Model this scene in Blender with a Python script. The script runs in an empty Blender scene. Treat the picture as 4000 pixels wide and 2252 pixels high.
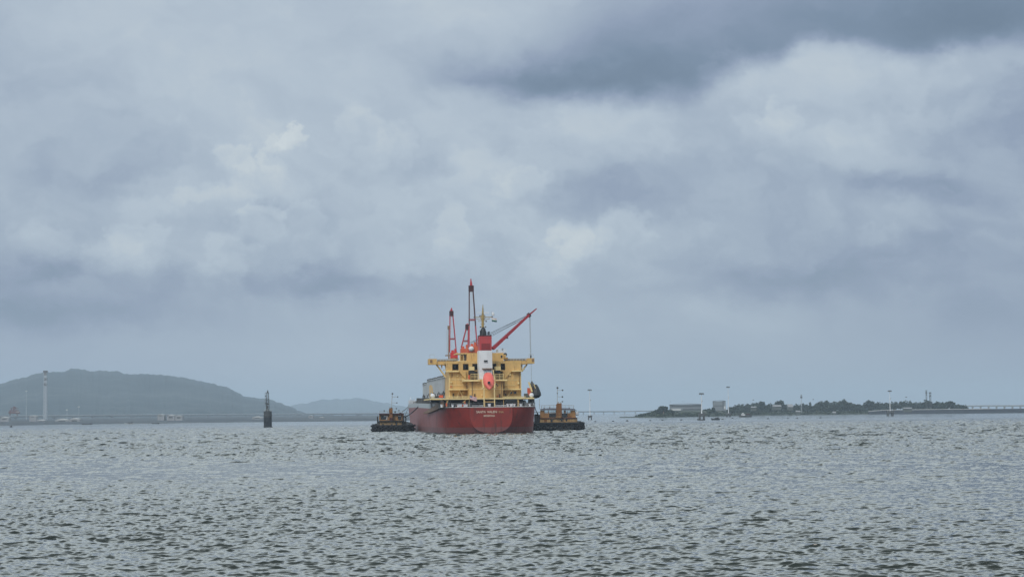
import bpy, bmesh, math, random
import numpy as np
from mathutils import Matrix, Vector

# ------------------------------------------------------------ camera
scene = bpy.context.scene
col = scene.collection
F = 7800.0                      # focal length in photo pixels (4000 x 2252)
CAM_H = 5.0
PITCH = math.atan((1614 - 1126) / F)
ROLL = 0.0105
cam_data = bpy.data.cameras.new('camera')
cam = bpy.data.objects.new('camera', cam_data)
col.objects.link(cam)
cam_data.sensor_width = 36.0
cam_data.lens = 36.0 * F / 4000.0
cam_data.clip_start = 0.5
cam_data.clip_end = 90000.0
CM = Matrix.Rotation(math.pi / 2 + PITCH, 3, 'X') @ Matrix.Rotation(-ROLL, 3, 'Z')
M4 = CM.to_4x4(); M4.translation = Vector((0, 0, CAM_H))
cam.matrix_world = M4
scene.camera = cam
scene.render.resolution_x = 1024
scene.render.resolution_y = 576

scene.view_settings.view_transform = 'Standard'
scene.view_settings.look = 'None'
scene.view_settings.gamma = 1.0
scene.view_settings.exposure = 0.0
scene.cycles.use_denoising = True
scene.cycles.max_bounces = 6
scene.cycles.use_adaptive_sampling = False
scene.cycles.volume_bounces = 1
scene.cycles.caustics_reflective = False
scene.cycles.caustics_refractive = False

SUN_AZ, SUN_EL = math.radians(205), math.radians(42)     # behind the camera, a little to the left

# ------------------------------------------------------------ node helper
class NT:
    def __init__(s, tree):
        s.t = tree; tree.nodes.clear()
    def n(s, kind, **kw):
        nd = s.t.nodes.new(kind)
        for k, v in kw.items():
            if k == 'ins':
                for a, b in v.items():
                    if isinstance(b, bpy.types.NodeSocket): s.t.links.new(b, nd.inputs[a])
                    else: nd.inputs[a].default_value = b
            else: setattr(nd, k, v)
        return nd
    def m(s, op, a, b=None, c=None, clamp=False):
        ins = {0: a}
        if b is not None: ins[1] = b
        if c is not None: ins[2] = c
        nd = s.n('ShaderNodeMath', operation=op, ins=ins)
        nd.use_clamp = clamp
        return nd.outputs[0]
    def smooth(s, x, lo, hi, tlo=0.0, thi=1.0):
        nd = s.n('ShaderNodeMapRange', ins={0: x, 1: lo, 2: hi, 3: tlo, 4: thi})
        nd.interpolation_type = 'SMOOTHSTEP'
        return nd.outputs[0]
    def noise(s, vec, scale, detail=4, rough=0.5, dist=0.0, lac=2.0):
        nd = s.n('ShaderNodeTexNoise', ins={'Vector': vec, 'Scale': scale, 'Detail': detail, 'Roughness': rough,
                                            'Distortion': dist, 'Lacunarity': lac})
        return nd
    def xyz(s, x, y, z=0.0):
        return s.n('ShaderNodeCombineXYZ', ins={0: x, 1: y, 2: z}).outputs[0]
    def ramp(s, x, stops, interp='LINEAR'):
        nd = s.n('ShaderNodeValToRGB', ins={0: x})
        cr = nd.color_ramp; cr.interpolation = interp
        while len(cr.elements) > 1: cr.elements.remove(cr.elements[0])
        cr.elements[0].position = stops[0][0]; cr.elements[0].color = (*stops[0][1], 1)
        for p, c in stops[1:]:
            e = cr.elements.new(p); e.color = (*c, 1)
        return nd.outputs[0]

def lin(r, g, b):
    f = lambda v: ((v / 255 + 0.055) / 1.055) ** 2.4 if v > 10 else v / 255 / 12.92
    return (f(r), f(g), f(b))

# ------------------------------------------------------------ world: overcast sky with layered cloud
world = bpy.data.worlds.new('World'); scene.world = world; world.use_nodes = True
W = NT(world.node_tree)
tc = W.n('ShaderNodeTexCoord').outputs['Generated']
sp_ = W.n('ShaderNodeSeparateXYZ', ins={0: tc})
dx, dy, dz = sp_.outputs
az = W.m('ARCTAN2', dx, dy)
el = W.m('ARCSINE', dz)
U0 = W.m('MULTIPLY', az, 7.8); V0 = W.m('MULTIPLY', el, 7.8)
p0 = W.xyz(U0, W.m('MULTIPLY', V0, 1.5), 0.0)
wn = W.noise(p0, 1.3, 5, 0.55)
wn2 = W.noise(W.xyz(W.m('ADD', U0, 31.7), W.m('MULTIPLY', V0, 1.5), 4.0), 1.3, 5, 0.55)
wn3 = W.noise(p0, 6.5, 6, 0.6)
wfx = W.m('ADD', W.m('MULTIPLY', W.m('SUBTRACT', wn.outputs[0], 0.5), 0.5), W.m('MULTIPLY', W.m('SUBTRACT', wn3.outputs[0], 0.5), 0.20))
wfy = W.m('ADD', W.m('MULTIPLY', W.m('SUBTRACT', wn2.outputs[0], 0.5), 0.36), W.m('MULTIPLY', W.m('SUBTRACT', wn3.outputs[0], 0.5), -0.16))
Uw = W.m('ADD', U0, wfx); Vw = W.m('ADD', V0, wfy)
def blob(px, py, sx, sy, amp, soft=True, rot=0.0):
    u = W.m('SUBTRACT', Uw, (px - 2000) / 1000.0)
    v = W.m('SUBTRACT', Vw, (1614 - 0.0105 * (px - 2000) - py) / 1000.0)
    if rot:
        c, s = math.cos(rot), math.sin(rot)
        u2 = W.m('ADD', W.m('MULTIPLY', u, c), W.m('MULTIPLY', v, s))
        v = W.m('SUBTRACT', W.m('MULTIPLY', v, c), W.m('MULTIPLY', u, s)); u = u2
    u = W.m('DIVIDE', u, sx / 1000.0); v = W.m('DIVIDE', v, sy / 1000.0)
    r = W.m('ADD', W.m('MULTIPLY', u, u), W.m('MULTIPLY', v, v))
    return W.m('MULTIPLY', W.m('EXPONENT', W.m('MULTIPLY', r, -1.0)), amp)
wn4 = W.noise(W.xyz(U0, W.m('MULTIPLY', V0, 1.1), 3.0), 11.0, 7, 0.62)
wn5 = W.noise(W.xyz(U0, W.m('MULTIPLY', V0, 1.1), 9.0), 11.0, 7, 0.62)
Uh = W.m('ADD', W.m('ADD', U0, W.m('MULTIPLY', wfx, 0.45)), W.m('MULTIPLY', W.m('SUBTRACT', wn4.outputs[0], 0.5), 0.22))
Vh = W.m('ADD', W.m('ADD', V0, W.m('MULTIPLY', wfy, 0.45)), W.m('MULTIPLY', W.m('SUBTRACT', wn5.outputs[0], 0.5), 0.20))
def hard(px, py, sx, sy, amp, edge=0.35, side=1.0):
    """a billow: crisp upper rim, dissolving downwards (side=-1: crisp base, dissolving upwards)"""
    u = W.m('DIVIDE', W.m('SUBTRACT', Uh, (px - 2000) / 1000.0), sx / 1000.0)
    v = W.m('DIVIDE', W.m('SUBTRACT', Vh, (1614 - 0.0105 * (px - 2000) - py) / 1000.0), side * sy / 1000.0)
    top = W.m('SUBTRACT', W.m('SQRT', W.m('MAXIMUM', W.m('SUBTRACT', 1.0, W.m('MULTIPLY', u, u)), 0.0)), v)
    rim = W.smooth(top, 0.0, edge)
    fall = W.smooth(v, -1.6, 0.8)
    edge_u = W.smooth(W.m('ABSOLUTE', u), 0.6, 1.0, 1.0, 0.0)
    return W.m('MULTIPLY', W.m('MULTIPLY', rim, W.m('MULTIPLY', fall, edge_u)), amp)
# broad field
terms = []
n1 = W.noise(W.xyz(Uw, W.m('MULTIPLY', Vw, 1.9), 0.0), 1.15, 8, 0.50)
terms.append(W.m('MULTIPLY', W.m('SUBTRACT', n1.outputs[0], 0.5), 0.20))
n2 = W.noise(W.xyz(Uw, W.m('MULTIPLY', Vw, 1.5), 7.0), 3.3, 9, 0.56, 0.25)
amp2 = W.m('MULTIPLY', W.smooth(V0, 0.25, 0.6, 0.15, 1.0), W.smooth(V0, 0.95, 1.5, 1.0, 0.45))
terms.append(W.m('MULTIPLY', W.m('MULTIPLY', W.smooth(n2.outputs[0], 0.36, 0.64, -0.5, 0.5), 0.042), amp2))
n3 = W.noise(W.xyz(Uw, W.m('MULTIPLY', Vw, 1.4), 17.0), 9.0, 8, 0.6)
terms.append(W.m('MULTIPLY', W.m('MULTIPLY', W.m('SUBTRACT', n3.outputs[0], 0.5), 0.05), amp2))
# the dark cloud bank at the upper right, sharp along its lower edge
fc = W.n('ShaderNodeFloatCurve', ins={1: W.m('DIVIDE', W.m('ADD', U0, 0.6), 3.2, clamp=True)})
cv = fc.mapping.curves[0]
pts = [(1400, 330), (1700, 352), (2000, 372), (2300, 385), (2720, 378), (2900, 300), (3050, 262), (3150, 196), (3300, 205), (3550, 240), (3800, 225), (4000, 205), (4600, 150)]
cv.points[0].location = ((pts[0][0] - 1400) / 3200, pts[0][1] / 1000); cv.points[-1].location = (1.0, pts[-1][1] / 1000)
for x, y in pts[1:-1]: cv.points.new((x - 1400) / 3200, y / 1000)
fc.mapping.update()
edge = W.m('SUBTRACT', W.m('SUBTRACT', 1.614, W.m('MULTIPLY', U0, 0.0105)), fc.outputs[0])
hh = W.m('SUBTRACT', W.m('ADD', V0, W.m('MULTIPLY', wfy, 0.45)), edge)
bank = W.m('MULTIPLY', W.smooth(hh, -0.045, 0.065), W.smooth(hh, 0.05, 0.62, 1.0, 0.25))
bank = W.m('MULTIPLY', bank, W.smooth(W.m('ADD', U0, W.m('MULTIPLY', hh, -1.6)), -0.55, 0.15))
bank = W.m('MULTIPLY', bank, W.m('ADD', 0.72, W.m('MULTIPLY', n1.outputs[0], 0.6)))
terms.append(W.m('MULTIPLY', bank, -0.165))
B = [(1010, 1010, 90, 40, -.03), (1160, 985, 90, 40, -.035), (1320, 1110, 160, 40, -.035), (150, 1075, 170, 35, -.035), (700, 1120, 160, 45, -.03), (1060, 790, 170, 45, -.03), (2200, 790, 260, 60, -.03), (1950, 960, 120, 40, -.02), (2900, 640, 180, 60, -.02),
 # soft patches: px, py, sx, sy, amp
 (1700, 60, 500, 170, .03), (600, 250, 900, 300, .018), (2050, 180, 350, 120, .0), (2350, 60, 260, 90, -.02),
 (2600, 330, 500, 90, -.04), (3600, 130, 300, 80, -.03),(2050,300,400,60,-.04),
 (3100, 330, 380, 90, .038), (3600, 300, 420, 80, .035), (2350, 500, 420, 90, .045), (3250, 560, 330, 110, .04),
 (2900, 560, 200, 90, -.035), (2450, 760, 520, 120, -.045), (3500, 760, 360, 60, -.06), (3850, 430, 200, 110, -.03),
 (2900, 1110, 450, 70, -.07), (3350, 1020, 450, 90, -.045), (3900, 1000, 350, 450, -.045), (3050, 820, 600, 60, .015),
 (1950, 720, 260, 110, .05), (2300, 930, 220, 80, .045), (1800, 950, 200, 130, .03), (1000, 770, 480, 90, .035),
 (800, 980, 420, 90, .045), (300, 1060, 340, 70, -.055), (200, 1210, 600, 70, -.06), (1000, 1140, 450, 60, -.05), (1250,1060,120,70,-.04),
 (700, 1260, 900, 60, -.035), (1350, 560, 500, 80, .02), (60, 650, 200, 400, -.015), (600, 700, 320, 70, -.02), (1050, 830, 160, 70, -.04),
 (400, 500, 120, 35, -.02), (1450,1130,250,60,-.03), (2100, 1450, 900, 120, .012),(1600,850,330,90,.03)]
for b in B:
    if b[4]: terms.append(blob(*b))
H = [(1165, 545, 80, 45, .10, .5), (1090, 570, 60, 40, .05, .6), (920, 625, 90, 50, .06, .6), (1000, 670, 110, 60, .05, .6), (1070, 640, 60, 70, .04, .6), (1400, 500, 130, 80, .045, .6), (1500, 600, 130, 90, .035, .6), (1540, 560, 90, 80, .03, .6),
     (2240, 925, 80, 90, .05, .5), (2430, 870, 120, 90, .055, .5), (2300, 960, 160, 90, .04, .6), (1760, 900, 80, 120, .055, .6), (1650, 960, 120, 90, .03, .6), (3070, 480, 90, 80, .05, .6), (3000, 520, 120, 90, .035, .6), (560, 950, 150, 100, .055, .5), (480, 1000, 170, 90, .035, .5),
     (1000, 880, 110, 90, .06, .4), (1150, 850, 110, 90, .05, .4), (880, 1010, 130, 100, .045, .4), (180, 930, 150, 80, .04, .6), (860, 1100, 130, 90, .035, .4), (850, 790, 190, 90, .045, .5), (620, 830, 170, 80, .03, .5), (2050, 740, 130, 100, .045, .5), (1900, 640, 160, 90, .03, .6),
     (1220, 1000, 130, 90, .03, .5), (2120, 1060, 150, 80, .035, .5), (2650, 900, 200, 80, .025, .6), (3430, 930, 120, 50, .03, .6), (3800, 480, 120, 100, .03, .6), (3560, 500, 200, 100, .03, .6), (2870, 300, 160, 80, .03, .6), (3200, 230, 150, 80, .03, .6), (3600, 270, 170, 60, .035, .6)]
for h in H: terms.append(hard(*h))
s_ = terms[0]
for t in terms[1:]: s_ = W.m('ADD', s_, t)
# base level: a little darker towards the horizon, greyer to the right
base = W.smooth(V0, -0.1, 1.6, 0.677, 0.725)
base = W.m('ADD', base, W.m('MULTIPLY', W.smooth(U0, 0.5, 2.1), -0.042))
base = W.m('ADD', base, W.m('MULTIPLY', W.m('MULTIPLY', W.smooth(U0, -0.8, -2.0), W.smooth(V0, 0.2, 1.3, 1.0, 0.35)), -0.045))
L = W.m('ADD', base, W.m('MULTIPLY', s_, W.smooth(V0, 0.05, 0.45, 0.25, 1.0)))
skycol = W.ramp(L, [(0.45, lin(100, 118, 138)), (0.54, lin(121, 139, 161)), (0.61, lin(143, 157, 180)), (0.68, lin(165, 179, 196)),
                    (0.745, lin(183, 196, 209)), (0.80, lin(198, 208, 215)), (0.90, lin(214, 222, 225))])
# bright ring of sky added above the view to brighten the water, dimmer overhead
sky_ring = W.m('MULTIPLY', W.smooth(el, 0.205, 0.31, 1.0, 2.9), W.smooth(el, 0.40, 0.78, 1.0, 0.33))
skycol = W.n('ShaderNodeMix', data_type='RGBA', ins={0: W.smooth(el, 0.2, 0.32, 0.0, 0.9), 6: skycol, 7: (0.455, 0.51, 0.515, 1)}).outputs[2]
st = W.m('MULTIPLY', sky_ring, 1.0)
bg = W.n('ShaderNodeBackground', ins={0: skycol, 1: st})
sky = W.n('ShaderNodeTexSky'); sky.sky_type = 'NISHITA'; sky.sun_disc = False
sky.sun_elevation = SUN_EL; sky.sun_rotation = SUN_AZ
bg2 = W.n('ShaderNodeBackground', ins={0: sky.outputs[0], 1: 0.08})
mx = W.n('ShaderNodeMixShader', ins={0: 0.94, 1: bg2.outputs[0], 2: bg.outputs[0]})
W.n('ShaderNodeOutputWorld', ins={0: mx.outputs[0]})

sun_data = bpy.data.lights.new('sun', 'SUN'); sun = bpy.data.objects.new('sun', sun_data); col.objects.link(sun)
sun_data.energy = 1.8; sun_data.angle = math.radians(25); sun_data.color = (1.0, 0.95, 0.88)
sd = Vector((math.sin(SUN_AZ) * math.cos(SUN_EL), math.cos(SUN_AZ) * math.cos(SUN_EL), math.sin(SUN_EL)))
sun.rotation_euler = sd.to_track_quat('Z', 'Y').to_euler()

# ------------------------------------------------------------ placing helpers
def ray(px, py):
    return CM @ Vector(((px - 2000) / F, -(py - 1126) / F, -1.0))
def P(px, py, Y):
    d = ray(px, py); t = Y / d.y
    return Vector((d.x * t, Y, CAM_H + d.z * t))
def WL(px, py):
    d = ray(px, py); t = -CAM_H / d.z
    return Vector((d.x * t, d.y * t, 0.0))

def tag(o, label=None, cat=None, group=None, kind=None):
    if label: o['label'] = label
    if cat: o['category'] = cat
    if group: o['group'] = group
    if kind: o['kind'] = kind
    return o
def empty(name, loc=(0, 0, 0), rz=0.0):
    o = bpy.data.objects.new(name, None); col.objects.link(o); o.location = loc; o.rotation_euler = (0, 0, rz)
    o.empty_display_size = 1.0
    return o
def copy_tree(o, parent=None):
    c = o.copy(); col.objects.link(c)
    if parent: c.parent = parent
    for ch in list(o.children): copy_tree(ch, c)
    return c

class MB:
    def __init__(s): s.v = []; s.f = []; s.marks = []; s.hold = False
    def _mk(s):
        if not s.hold or not s.marks: s.marks.append((len(s.v), len(s.f)))
    def piece(s):
        s.hold = False; s._mk(); s.hold = True; return s
    def quad(s, *p):
        s._mk()
        i = len(s.v); s.v += [tuple(q) for q in p]; s.f.append(tuple(range(i, i + len(p)))); return s
    def box(s, x0, x1, y0, y1, z0, z1):
        s._mk()
        i = len(s.v)
        if x0 > x1: x0, x1 = x1, x0
        if y0 > y1: y0, y1 = y1, y0
        if z0 > z1: z0, z1 = z1, z0
        s.v += [(x0, y0, z0), (x1, y0, z0), (x1, y1, z0), (x0, y1, z0), (x0, y0, z1), (x1, y0, z1), (x1, y1, z1), (x0, y1, z1)]
        s.f += [tuple(i + k for k in q) for q in ((3, 2, 1, 0), (4, 5, 6, 7), (0, 1, 5, 4), (1, 2, 6, 5), (2, 3, 7, 6), (3, 0, 4, 7))]
        return s
    def tube(s, a, b, r0, r1=None, n=8, caps=True):
        s._mk()
        if r1 is None: r1 = r0
        a = Vector(a); b = Vector(b); d = (b - a).normalized()
        u = d.cross(Vector((0, 0, 1)))
        if u.length < 1e-3: u = Vector((1, 0, 0))
        u.normalize(); w = d.cross(u); i = len(s.v)
        for c, r in ((a, r0), (b, r1)):
            for k in range(n):
                t = 2 * math.pi * (k + 0.5) / n
                s.v.append(tuple(c + u * (r * math.cos(t)) + w * (r * math.sin(t))))
        for k in range(n): s.f.append((i + k, i + (k + 1) % n, i + n + (k + 1) % n, i + n + k))
        if caps: s.f.append(tuple(i + k for k in reversed(range(n)))); s.f.append(tuple(i + n + k for k in range(n)))
        return s
    def bar(s, a, b, w, h=None): return s.tube(a, b, w * 0.707, n=4)
    def lathe(s, c, prof, n=16):
        s._mk()
        i = len(s.v); c = Vector(c)
        for r, z in prof:
            for k in range(n):
                t = 2 * math.pi * k / n; s.v.append((c.x + r * math.cos(t), c.y + r * math.sin(t), c.z + z))
        for j in range(len(prof) - 1):
            for k in range(n): s.f.append((i + j * n + k, i + j * n + (k + 1) % n, i + (j + 1) * n + (k + 1) % n, i + (j + 1) * n + k))
        s.f.append(tuple(i + k for k in reversed(range(n)))); q = i + (len(prof) - 1) * n; s.f.append(tuple(q + k for k in range(n)))
        return s
    def prism(s, pts, y0, y1):
        """outline in (x, z) extruded along y"""
        s._mk()
        i = len(s.v); n = len(pts)
        for y in (y0, y1):
            for x, z in pts: s.v.append((x, y, z))
        s.f.append(tuple(i + k for k in range(n))); s.f.append(tuple(i + n + k for k in reversed(range(n))))
        for k in range(n): s.f.append((i + k, i + n + k, i + n + (k + 1) % n, i + (k + 1) % n))
        return s
    def slab(s, pts, z0, z1):
        """outline in (x, y) extruded along z"""
        s._mk()
        i = len(s.v); n = len(pts)
        for z in (z0, z1):
            for x, y in pts: s.v.append((x, y, z))
        s.f.append(tuple(i + k for k in reversed(range(n)))); s.f.append(tuple(i + n + k for k in range(n)))
        for k in range(n): s.f.append((i + k, i + (k + 1) % n, i + n + (k + 1) % n, i + n + k))
        return s
    def ball(s, c, r, n=10, sz=1.0):
        pr = []
        for k in range(1, n // 2 + 3):
            t = math.pi * k / (n // 2 + 3); pr.append((r * math.sin(t), -r * sz * math.cos(t)))
        return s.lathe(c, pr, n)
    def loft(s, rings, close=True, caps=True):
        s._mk()
        i = len(s.v); n = len(rings[0])
        for r in rings: s.v += [tuple(p) for p in r]
        m = n if close else n - 1
        for j in range(len(rings) - 1):
            for k in range(m): s.f.append((i + j * n + k, i + j * n + (k + 1) % n, i + (j + 1) * n + (k + 1) % n, i + (j + 1) * n + k))
        if caps and close:
            s.f.append(tuple(i + k for k in reversed(range(n)))); q = i + (len(rings) - 1) * n; s.f.append(tuple(q + k for k in range(n)))
        return s
    def split(s, name, mat, parent=None, smooth=False):
        """each marked piece becomes a mesh of its own"""
        m = [k for i, k in enumerate(s.marks) if i + 1 == len(s.marks) or s.marks[i + 1][1] > k[1]] + [(len(s.v), len(s.f))]; o = None
        for (v0, f0), (v1, f1) in zip(m, m[1:]):
            q = MB(); q.v = s.v[v0:v1]; q.f = [tuple(i - v0 for i in f) for f in s.f[f0:f1]]; o = q.build(name, mat, parent, smooth)
        return o
    def build(s, name, mat, parent=None, smooth=False, loc=None):
        me = bpy.data.meshes.new(name); me.from_pydata(s.v, [], s.f); me.update()
        bm = bmesh.new(); bm.from_mesh(me); bmesh.ops.recalc_face_normals(bm, faces=bm.faces); bm.to_mesh(me); bm.free()
        if smooth:
            me.polygons.foreach_set('use_smooth', [True] * len(me.polygons))
            me.set_sharp_from_angle(angle=math.radians(35))
        o = bpy.data.objects.new(name, me); col.objects.link(o)
        me.materials.append(mat)
        if parent: o.parent = parent
        if loc is not None: o.location = loc
        return o

def paint(name, c, rough=0.55, wear=0.25, wear_col=None, scale=0.6, streak=True, spec=0.4, rust=0.0, rust_col=(0.10, 0.035, 0.015), metal=0.0):
    """weathered paint: object-space noise, vertical streaks, rust blooms"""
    m = bpy.data.materials.new(name); m.use_nodes = True; T = NT(m.node_tree)
    oc = T.n('ShaderNodeTexCoord').outputs['Object']
    mp = T.n('ShaderNodeMapping', ins={0: oc, 3: (1, 1, 0.22 if streak else 1)}).outputs[0]
    a = T.noise(mp, scale, 7, 0.6); b = T.noise(oc, scale * 0.35, 4, 0.55)
    k = T.m('MULTIPLY', T.smooth(a.outputs[0], 0.42, 0.72), wear)
    wc = wear_col or tuple(v * 0.55 for v in c)
    cc = T.n('ShaderNodeMix', data_type='RGBA', ins={0: k, 6: (*c, 1), 7: (*wc, 1)}).outputs[2]
    k2 = T.m('MULTIPLY', T.smooth(b.outputs[0], 0.35, 0.7), 0.35)
    cc = T.n('ShaderNodeMix', data_type='RGBA', ins={0: k2, 6: cc, 7: (*[v * 0.72 for v in c], 1)}).outputs[2]
    if rust:
        r = T.noise(mp, scale * 1.9, 8, 0.65)
        k3 = T.m('MULTIPLY', T.smooth(r.outputs[0], 0.58, 0.70), rust)
        cc = T.n('ShaderNodeMix', data_type='RGBA', ins={0: k3, 6: cc, 7: (*rust_col, 1)}).outputs[2]
    bs = T.n('ShaderNodeBsdfPrincipled', ins={'Base Color': cc, 'Roughness': rough, 'Specular IOR Level': spec, 'Metallic': metal})
    T.n('ShaderNodeOutputMaterial', ins={0: bs.outputs[0]})
    return m

# ------------------------------------------------------------ water: a wind-driven chop, real relief near the camera
def tile(n, size, kmin, kmax, wind, spread, slope_rms, seed, peak):
    rng = np.random.default_rng(seed)
    k1 = np.fft.fftfreq(n, size / n) * 2 * np.pi
    kx, ky = np.meshgrid(k1, k1, indexing='ij')
    k = np.hypot(kx, ky); k[0, 0] = 1e-6
    c = (kx * math.cos(wind) + ky * math.sin(wind)) / k
    # energy falls with k beyond the peak
    amp = k ** -2.0 * np.exp(-0.5 * (peak / k) ** 2)
    amp *= (0.22 + np.abs(c) ** spread)
    amp *= 1 / (1 + np.exp(-(k - kmin) / (0.08 * kmin + 1e-6))) * 1 / (1 + np.exp((k - kmax) / (0.1 * kmax)))
    amp[0, 0] = 0
    h = amp * (rng.normal(size=(n, n)) + 1j * rng.normal(size=(n, n)))
    H = np.fft.ifft2(h).real
    sx = np.fft.ifft2(1j * kx * np.fft.fft2(H)).real; sy = np.fft.ifft2(1j * ky * np.fft.fft2(H)).real
    s = slope_rms / math.sqrt((sx ** 2 + sy ** 2).mean())
    HF = np.fft.fft2(H * s)
    DX = np.fft.ifft2(1j * kx / k * HF).real; DY = np.fft.ifft2(1j * ky / k * HF).real
    return np.stack([DX, DY, np.fft.ifft2(HF).real], -1).astype(np.float32), n, size
def sample(t, x, y):
    A, n, size = t
    u = x / size * n; v = y / size * n
    i = np.floor(u).astype(np.int64); j = np.floor(v).astype(np.int64)
    fu = (u - i)[..., None].astype(np.float32); fv = (v - j)[..., None].astype(np.float32)
    i %= n; j %= n; i1 = (i + 1) % n; j1 = (j + 1) % n
    return (A[i, j] * (1 - fu) + A[i1, j] * fu) * (1 - fv) + (A[i, j1] * (1 - fu) + A[i1, j1] * fu) * fv
WIND = math.radians(68)
tA = tile(2048, 90.0, 2.0, 34.0, WIND, 1.6, 0.188, 3, 6.5)
tB = tile(1024, 37.0, 9.0, 40.0, WIND + 0.2, 1.0, 0.08, 5, 8.0)
tC = tile(1024, 171.0, 0.25, 4.5, WIND - 0.1, 2.4, 0.065, 8, 1.3)
ys = [8.0]
while ys[-1] < 48: ys.append(ys[-1] * 1.02)
while ys[-1] < 1500: ys.append(ys[-1] * (1.0009 if ys[-1] < 160 else 1.0013))
while ys[-1] < 16000: ys.append(ys[-1] * 1.03)
ys = np.array(ys)
tx = np.concatenate([np.linspace(-1.6, -0.31, 40)[:-1], np.linspace(-0.31, 0.31, 760), np.linspace(0.31, 1.6, 40)[1:]])
Yg, Tg = np.meshgrid(ys, tx, indexing='ij'); Xg = Yg * Tg
sc_ = np.cos(0.6); sn_ = np.sin(0.6)
dA = sample(tA, Xg + 500, Yg + 31); dB = sample(tB, Xg * sc_ - Yg * sn_ + 900, Xg * sn_ + Yg * sc_ + 77)
dB = np.stack([dB[..., 0] * sc_ + dB[..., 1] * sn_, -dB[..., 0] * sn_ + dB[..., 1] * sc_, dB[..., 2]], -1)
# gusts: slow patches of rougher and calmer water
gust = 0.85 + 0.35 * (np.sin(Xg * 0.021 + Yg * 0.013 + 1.0) * np.sin(Yg * 0.017 - Xg * 0.008) + 0.5 * np.sin(Xg * 0.06 - 0.4) * np.sin(Yg * 0.043 + Xg * 0.01))
def sstep(x, a, b):
    t = np.clip((x - a) / (b - a), 0, 1); return t * t * (3 - 2 * t)
fC = (0.9 + 2.3 * sstep(Yg, 110, 450)) * (1 - sstep(Yg, 700, 1250)); fA = (1 + 1.1 * sstep(Yg, 100, 380)) * (1 - sstep(Yg, 550, 1100)) * np.clip(gust, 0.4, 1.3); fB = (1 - sstep(Yg, 80, 260)) * np.clip(gust, 0.4, 1.3)
inner = 1 - sstep(np.abs(Tg), 0.30, 0.34)
edge0 = sstep(Yg, 20, 48)
dC = sample(tC, Xg + 40, Yg + 11)
D = (dA * (fA * inner * edge0)[..., None]) + dB * (fB * inner * edge0)[..., None] + dC * (fC * (0.2 + 0.8 * inner) * (0.2 + 0.8 * edge0))[..., None]
# choppy crests that lean down-wind (towards the camera)
hs = D[..., 2]
V = np.stack([Xg + D[..., 0] * 1.15 - 0.1 * hs, Yg + D[..., 1] * 1.15 - 0.5 * hs, hs], -1).reshape(-1, 3).astype(np.float32)
nr, nc = Yg.shape
idx = np.arange(nr * nc, dtype=np.int32).reshape(nr, nc)
Q = np.stack([idx[:-1, :-1], idx[:-1, 1:], idx[1:, 1:], idx[1:, :-1]], -1).reshape(-1, 4)
# the sheet carries on flat to the sides of the fan and behind the camera
yl, xe = float(ys[-1]), 1.6 * float(ys[-1]); n0 = len(V)
V = np.concatenate([V, np.array([(-xe - 300, -300, -.02), (xe + 300, -300, -.02), (xe + 300, 8.1, -.02), (-xe - 300, 8.1, -.02), (-12.6, 8.1, -.02), (12.6, 8.1, -.02),
                                 (-xe - 300, yl, -.02), (xe + 300, yl, -.02), (-xe + 3, yl, -.02), (xe - 3, yl, -.02)], np.float32)])
Q = np.concatenate([Q, np.array([(0, 1, 2, 3), (3, 4, 8, 6), (5, 2, 7, 9)], np.int32) + n0])
me = bpy.data.meshes.new('water')
me.vertices.add(len(V)); me.vertices.foreach_set('co', V.ravel())
me.loops.add(Q.size); me.loops.foreach_set('vertex_index', Q.ravel())
me.polygons.add(len(Q)); me.polygons.foreach_set('loop_start', np.arange(0, Q.size, 4, dtype=np.int32))
me.polygons.foreach_set('loop_total', np.full(len(Q), 4, np.int32))
me.polygons.foreach_set('use_smooth', np.ones(len(Q), bool))
me.update(calc_edges=True)
water = bpy.data.objects.new('water', me); col.objects.link(water)
tag(water, kind='structure')
wm = bpy.data.materials.new('harbour_water'); wm.use_nodes = True; T = NT(wm.node_tree)
pos = T.n('ShaderNodeNewGeometry').outputs['Position']
sp2 = T.n('ShaderNodeSeparateXYZ', ins={0: pos})
dist = T.m('SQRT', T.m('ADD', T.m('MULTIPLY', sp2.outputs[0], sp2.outputs[0]), T.m('MULTIPLY', sp2.outputs[1], sp2.outputs[1])))
rot = T.n('ShaderNodeMapping', ins={0: pos, 2: (0, 0, -0.38), 3: (0.55, 1.0, 1.0)}).outputs[0]
rA = T.noise(rot, 2.6, 3, 0.55)           # ripples of a few decimetres
rB = T.noise(rot, 0.75, 5, 0.62)          # the same chop carried on where the mesh gets coarse
rC = T.noise(T.n('ShaderNodeMapping', ins={0: pos, 3: (0.35, 1.0, 1.0)}).outputs[0], 0.012, 4, 0.55)
patch = T.smooth(rC.outputs[0], 0.33, 0.66, 0.6, 1.25)
hA = T.m('MULTIPLY', rA.outputs[0], T.m('MULTIPLY', T.smooth(dist, 60, 300, 0.012, 0.06), patch))
hB = T.m('MULTIPLY', rB.outputs[0], T.m('MULTIPLY', T.smooth(dist, 250, 1200, 0.0, 0.36), patch))
bump = T.n('ShaderNodeBump', ins={'Strength': 1.0, 'Distance': 1.0, 'Height': T.m('ADD', hA, hB)})
mud = T.noise(pos, 0.02, 3, 0.5)
wcol = T.ramp(mud.outputs[0], [(0.3, (0.010, 0.016, 0.015)), (0.7, (0.016, 0.023, 0.019))])
bs = T.n('ShaderNodeBsdfPrincipled', ins={'Base Color': wcol, 'Roughness': 0.08, 'IOR': 1.5, 'Normal': bump.outputs[0]})
T.n('ShaderNodeOutputMaterial', ins={0: bs.outputs[0]})
me.materials.append(wm)


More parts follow.
